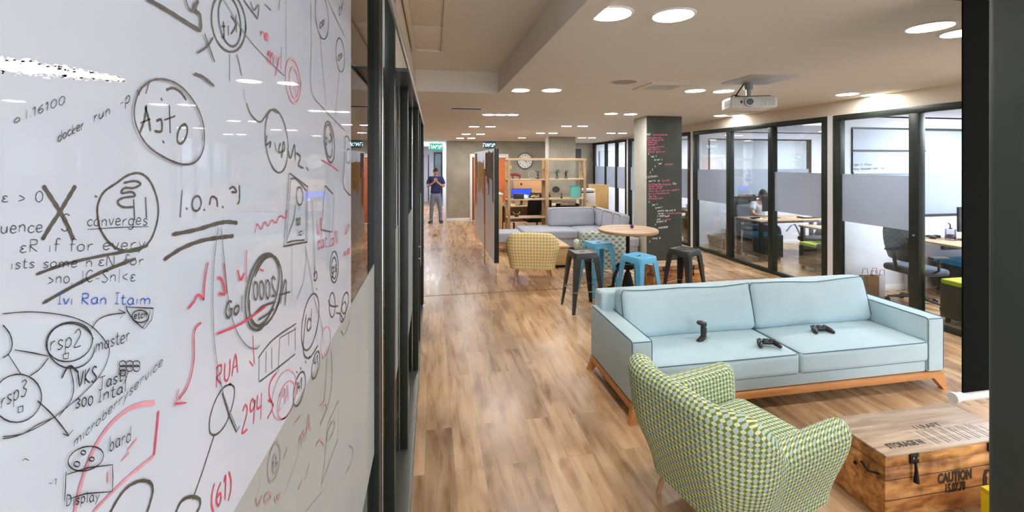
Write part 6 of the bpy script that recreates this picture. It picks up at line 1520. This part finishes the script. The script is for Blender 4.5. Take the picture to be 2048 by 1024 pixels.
# circled number, right middle
W('double_ring', S_, 5.2, [ell(528, 582, 31, 74, 0, 390, 10), ell(526, 582, 27, 70, 200, 520, 12), ell(522, 584, 32, 78, 60, 300, 12)])
W('mirrored_lettering', S_, 4.2, word('2000', (502, 604), (550, 592), 38, mirror=True) + [sc([(507, 628), (525, 612), (549, 604)]), sc([(514, 640), (530, 630), (546, 618)])])
W('mirrored_lettering', S_, 5, word('Gol', (446, 640), (484, 622), 32) + [sc([(558, 608), (566, 566), (570, 566), (568, 612)]), [(556, 590), (578, 584)]])
W('red_lettering', 'ink_red', 5, [sc([(412, 524), (406, 560), (403, 600)]), sc([(404, 600), (392, 590), (384, 604), (372, 618)]), sc([(444, 526), (448, 560), (450, 588)]), sc([(432, 556), (440, 560), (446, 588), (434, 586)]), [(490, 500), (489, 566)], sc([(472, 540), (478, 560), (486, 546)]), sc([(516, 538), (524, 542)])], 'large red marker letters')
W('red_stroke', 'ink_red', 4.5, [sc([(430, 668), (470, 652), (500, 634), (530, 612)]), sc([(398, 645), (384, 665), (383, 720), (372, 770), (352, 800)]), [(353, 778), (345, 808), (368, 806)]], 'red arrow')
W('thin_loop', 'ink_thin', 2.6, [sc([(432, 455), (424, 520), (421, 600), (424, 680), (432, 740), (446, 800), (470, 858)]), sc([(438, 455), (446, 540), (454, 610), (468, 660), (488, 690), (508, 698), (516, 690)])])
W('loop_drawing', S_, 4, [sc([(462, 768), (446, 776), (430, 802), (419, 838), (420, 866), (434, 868), (452, 846), (466, 804), (468, 776), (458, 768)]), [(444, 786), (458, 832), (472, 864), (479, 852)], sc([(428, 870), (415, 910), (402, 950), (384, 1000)])])
W('table_drawing', S_, 3.2, [sc([(516, 716), (545, 680), (592, 647)]), [(518, 714), (517, 764)], sc([(518, 764), (550, 740), (590, 708)]), [(590, 654), (590, 700)], [(532, 702), (531, 746)], [(543, 694), (543, 738)], [(559, 676), (556, 744)], [(559, 676), (591, 658)], [(577, 664), (577, 692)]])
W('red_lettering', 'ink_red', 4.2, word('RUA', (430, 778), (478, 742), 40) + [[(505, 670), (508, 728)], [(498, 722), (506, 732)]], 'red marker letters beside the thin loop')
W('red_lettering', 'ink_red', 4.4, word('294', (482, 864), (526, 838), 52) + [sc([(536, 800), (546, 812), (534, 838)]), sc([(553, 745), (540, 765), (538, 790), (546, 812)])], 'red marker number')
W('red_lettering', 'ink_red', 5, word('(61)', (420, 1022), (464, 990), 46), 'red marker number at the bottom of the board')
W('ring_drawing', S_, 3.6, [ell(620, 644, 16, 56, 0, 385, 8), sc([(612, 628), (606, 700), (618, 716), (636, 690)]), ell(598, 778, 10, 36, 0, 365, 12), ell(631, 730, 7, 27, 0, 362, 10)] + word('d', (612, 662), (624, 658), 42) + word('141', (592, 790), (604, 778), 22) + word('41', (627, 736), (636, 728), 18) + word('b', (626, 562), (636, 558), 32) + [[(632, 576), (634, 580)], [(600, 735), (602, 739)], [(610, 722), (612, 726)], [(618, 712), (620, 715)], [(592, 742), (594, 746)]])
W('pink_ring', 'ink_pink', 3, [ell(568, 790, 22, 52, 0, 365, 14), ell(572, 800, 16, 38, 0, 365, 14), ell(651, 684, 9, 32, 0, 365, 6)] + word('29A', (556, 824), (578, 800), 34), 'worn pink ring and number')
W('scribble_drawing', S_, 3.2, [ell(668, 534, 8, 32, 0, 400), ell(668, 536, 5, 22), sc([(656, 600), (662, 612), (676, 612)]), ell(664, 610, 6, 24, 0, 380), ell(690, 606, 6, 22, 0, 400, 8), ell(686, 624, 5, 20, 0, 380, 10), sc([(672, 626), (680, 628), (686, 640)])] + word('gs', (662, 548), (674, 540), 22))
# broad red and dark arcs, lower left
W('red_arc', 'ink_pink', 9, [sc([(308, 806), (278, 810), (250, 822), (218, 850), (190, 890), (170, 935), (154, 990), (146, 1030)])], 'broad worn red arc')
W('red_arc', 'ink_red', 6, [sc([(315, 822), (311, 865), (306, 912)])], 'red stroke')
W('red_arc', 'ink_pink', 7, [sc([(306, 912), (262, 948), (222, 985), (182, 1026)]), [(252, 902), (271, 878)], [(241, 922), (256, 906)], [(213, 945), (214, 966)]], 'worn red strokes')
W('dark_arc', S_, 6, [sc([(216, 1030), (232, 1000), (252, 975), (278, 962), (298, 966), (303, 982), (298, 1006), (290, 1030)])])
W('dark_arc', S_, 6, [sc([(348, 1030), (360, 1004), (378, 994), (396, 998), (398, 1012), (390, 1028)])])
# wiped remains on the frosted film under the board
fl = B(GX - 0.0009, 0.0, 1.40, GX - 0.0008, 0.001, 1.401)
fl.bm.free()
pf = lambda x, y: onX(x, y, GX - 0.0006)
def Wf(name, mat, w, lines): return ink(name, mat, w, lines, pf, near, (1, 0, 0))
Wf('wiped_marks', 'ink_faint', 3.4, [ell(547, 925, 11, 40, 0, 365, 8), ell(549, 922, 4, 12), ell(549, 934, 5, 12), sc([(654, 716), (650, 780), (645, 822)]), sc([(662, 700), (664, 760), (656, 810), (640, 850)]), [(677, 800), (676, 876)], [(677, 800), (655, 850)], sc([(655, 850), (650, 910), (643, 968)]), [(643, 968), (676, 878)], ell(661, 862, 5, 20, 0, 360, 20), sc([(700, 640), (690, 668), (682, 662)])])
Wf('wiped_marks', 'ink_faint_red', 4, word('mA', (596, 900), (622, 860), 40) + word('vH', (508, 1015), (545, 1000), 30) + word('w', (548, 1006), (562, 996), 22) + [sc([(640, 812), (650, 806), (654, 818)]), [(588, 848), (600, 832)], [(566, 920), (574, 896)], sc([(632, 890), (640, 880), (648, 890)]), [(596, 980), (604, 960)], [(610, 960), (618, 930)]])
Wf('wiped_marks', 'ink_faint', 1.8, [[(612, 860), (570, 985)], sc([(698, 890), (706, 900), (700, 930), (692, 945)]), [(702, 888), (708, 912)], [(648, 980), (610, 1024)], [(672, 975), (664, 1020)], [(690, 990), (684, 1022)], [(520, 935), (516, 990)], [(718, 760), (722, 800)]])
# --- chalk writing on the pillar
pk = lambda x, y: onY(x, y, 7.7195)
def K(mat, w, lines, label=None): return ink('chalk_line', mat, w, lines, pk, cb, (0, -1, 0), label)
def o1(x, y): return (1288 + x / 12.8, 255 + y / 12.8)
def o2(x, y): return (1288 + x / 12.8, 335 + y / 12.8)
def o3(x, y): return (1288 + x / 11.38, 405 + y / 11.38)
def kw(txt, f, x0, y0, x1, y1, h=4.2): return word(txt, f(x0, y0), f(x1, y1), h, jit=0.08)
for mat, rows in (('chalk', [('POST', o1, 60, 205, 180, 195), ('{', o1, 100, 700, 140, 700), ('"ed: {', o1, 165, 765, 325, 750), ('"prien" {', o1, 245, 850, 475, 840), ('"nerd"', o1, 355, 945, 460, 940), ('}', o1, 270, 1020, 300, 1020), ('}', o2, 200, 80, 235, 75), ('}', o2, 145, 150, 180, 150), ('COSNKx', o2, 45, 275, 360, 240), ('sel/s', o2, 110, 370, 300, 355), ('w', o2, 340, 355, 410, 350), ('Rq', o2, 735, 440, 830, 430), ('{', o2, 110, 910, 150, 900), ('"per {', o2, 190, 975, 350, 965), ('"prient {', o3, 245, 140, 415, 125), ('upcore ngs and {}', o3, 300, 205, 720, 190), ('rernd', o3, 310, 268, 440, 262), ('{ AORSWMR', o3, 300, 330, 580, 325), ('ond', o3, 295, 400, 370, 392), ('graphs: {}', o3, 285, 450, 510, 440), ('}', o3, 245, 525, 275, 525), ('WWGLNOR', o3, 325, 590, 545, 580), ('}', o3, 180, 750, 205, 750), ('ncinp" {}', o3, 190, 835, 380, 825), ('}', o3, 120, 905, 145, 900)]),
                  ('chalk_pink', [('/g/stmaocesvcap', o1, 215, 205, 605, 200), ('Rost upverncice', o1, 85, 280, 440, 275), ('Rost Nomog go alld', o1, 85, 345, 505, 330), ('Snoals ncit', o1, 90, 400, 340, 390), ('naerocaff t', o1, 90, 455, 345, 445), ('Tnarnge georcital', o1, 100, 525, 515, 500), ('Not Snler an', o1, 100, 580, 410, 575), ('Snckypri gpsice ran', o1, 100, 640, 545, 635), ('"Ay/dmoor', o1, 520, 970, 750, 950), ('SnondG', o2, 455, 360, 645, 345), ('rorwSnoontNa dorgutoer', o2, 115, 445, 705, 445), ('Snaoes Pag 4ts', o2, 115, 500, 475, 495), ('Natisn nolf GR', o2, 115, 560, 460, 555), ('Parat dg a caporinor noadd V', o2, 115, 625, 905, 590), ('No Ty d baorecena ow', o2, 115, 695, 655, 665), ('Seg Sng', o2, 115, 755, 320, 750), ('ASnaotgThcer', o2, 110, 820, 485, 800), ('ur u cWrocu sercaonoer', o3, 470, 262, 885, 250), ('ty ulond,', o3, 420, 405, 625, 392)])):
    for txt, f, x0, y0, x1, y1 in rows: K(mat, 0.85, kw(txt, f, x0, y0, x1, y1, 3.6))
# faint notes on the office writing panel
pq = lambda x, y: onY(x, y, 5.3615)
ink('handwriting', 'ink_faint', 1.0, word('ugso t cltnor', (1706, 331), (1745, 331), 5) + word('mosy recnosmr Boo x ns', (1706, 340), (1768, 338), 5), pq, WBP, (0, -1, 0))
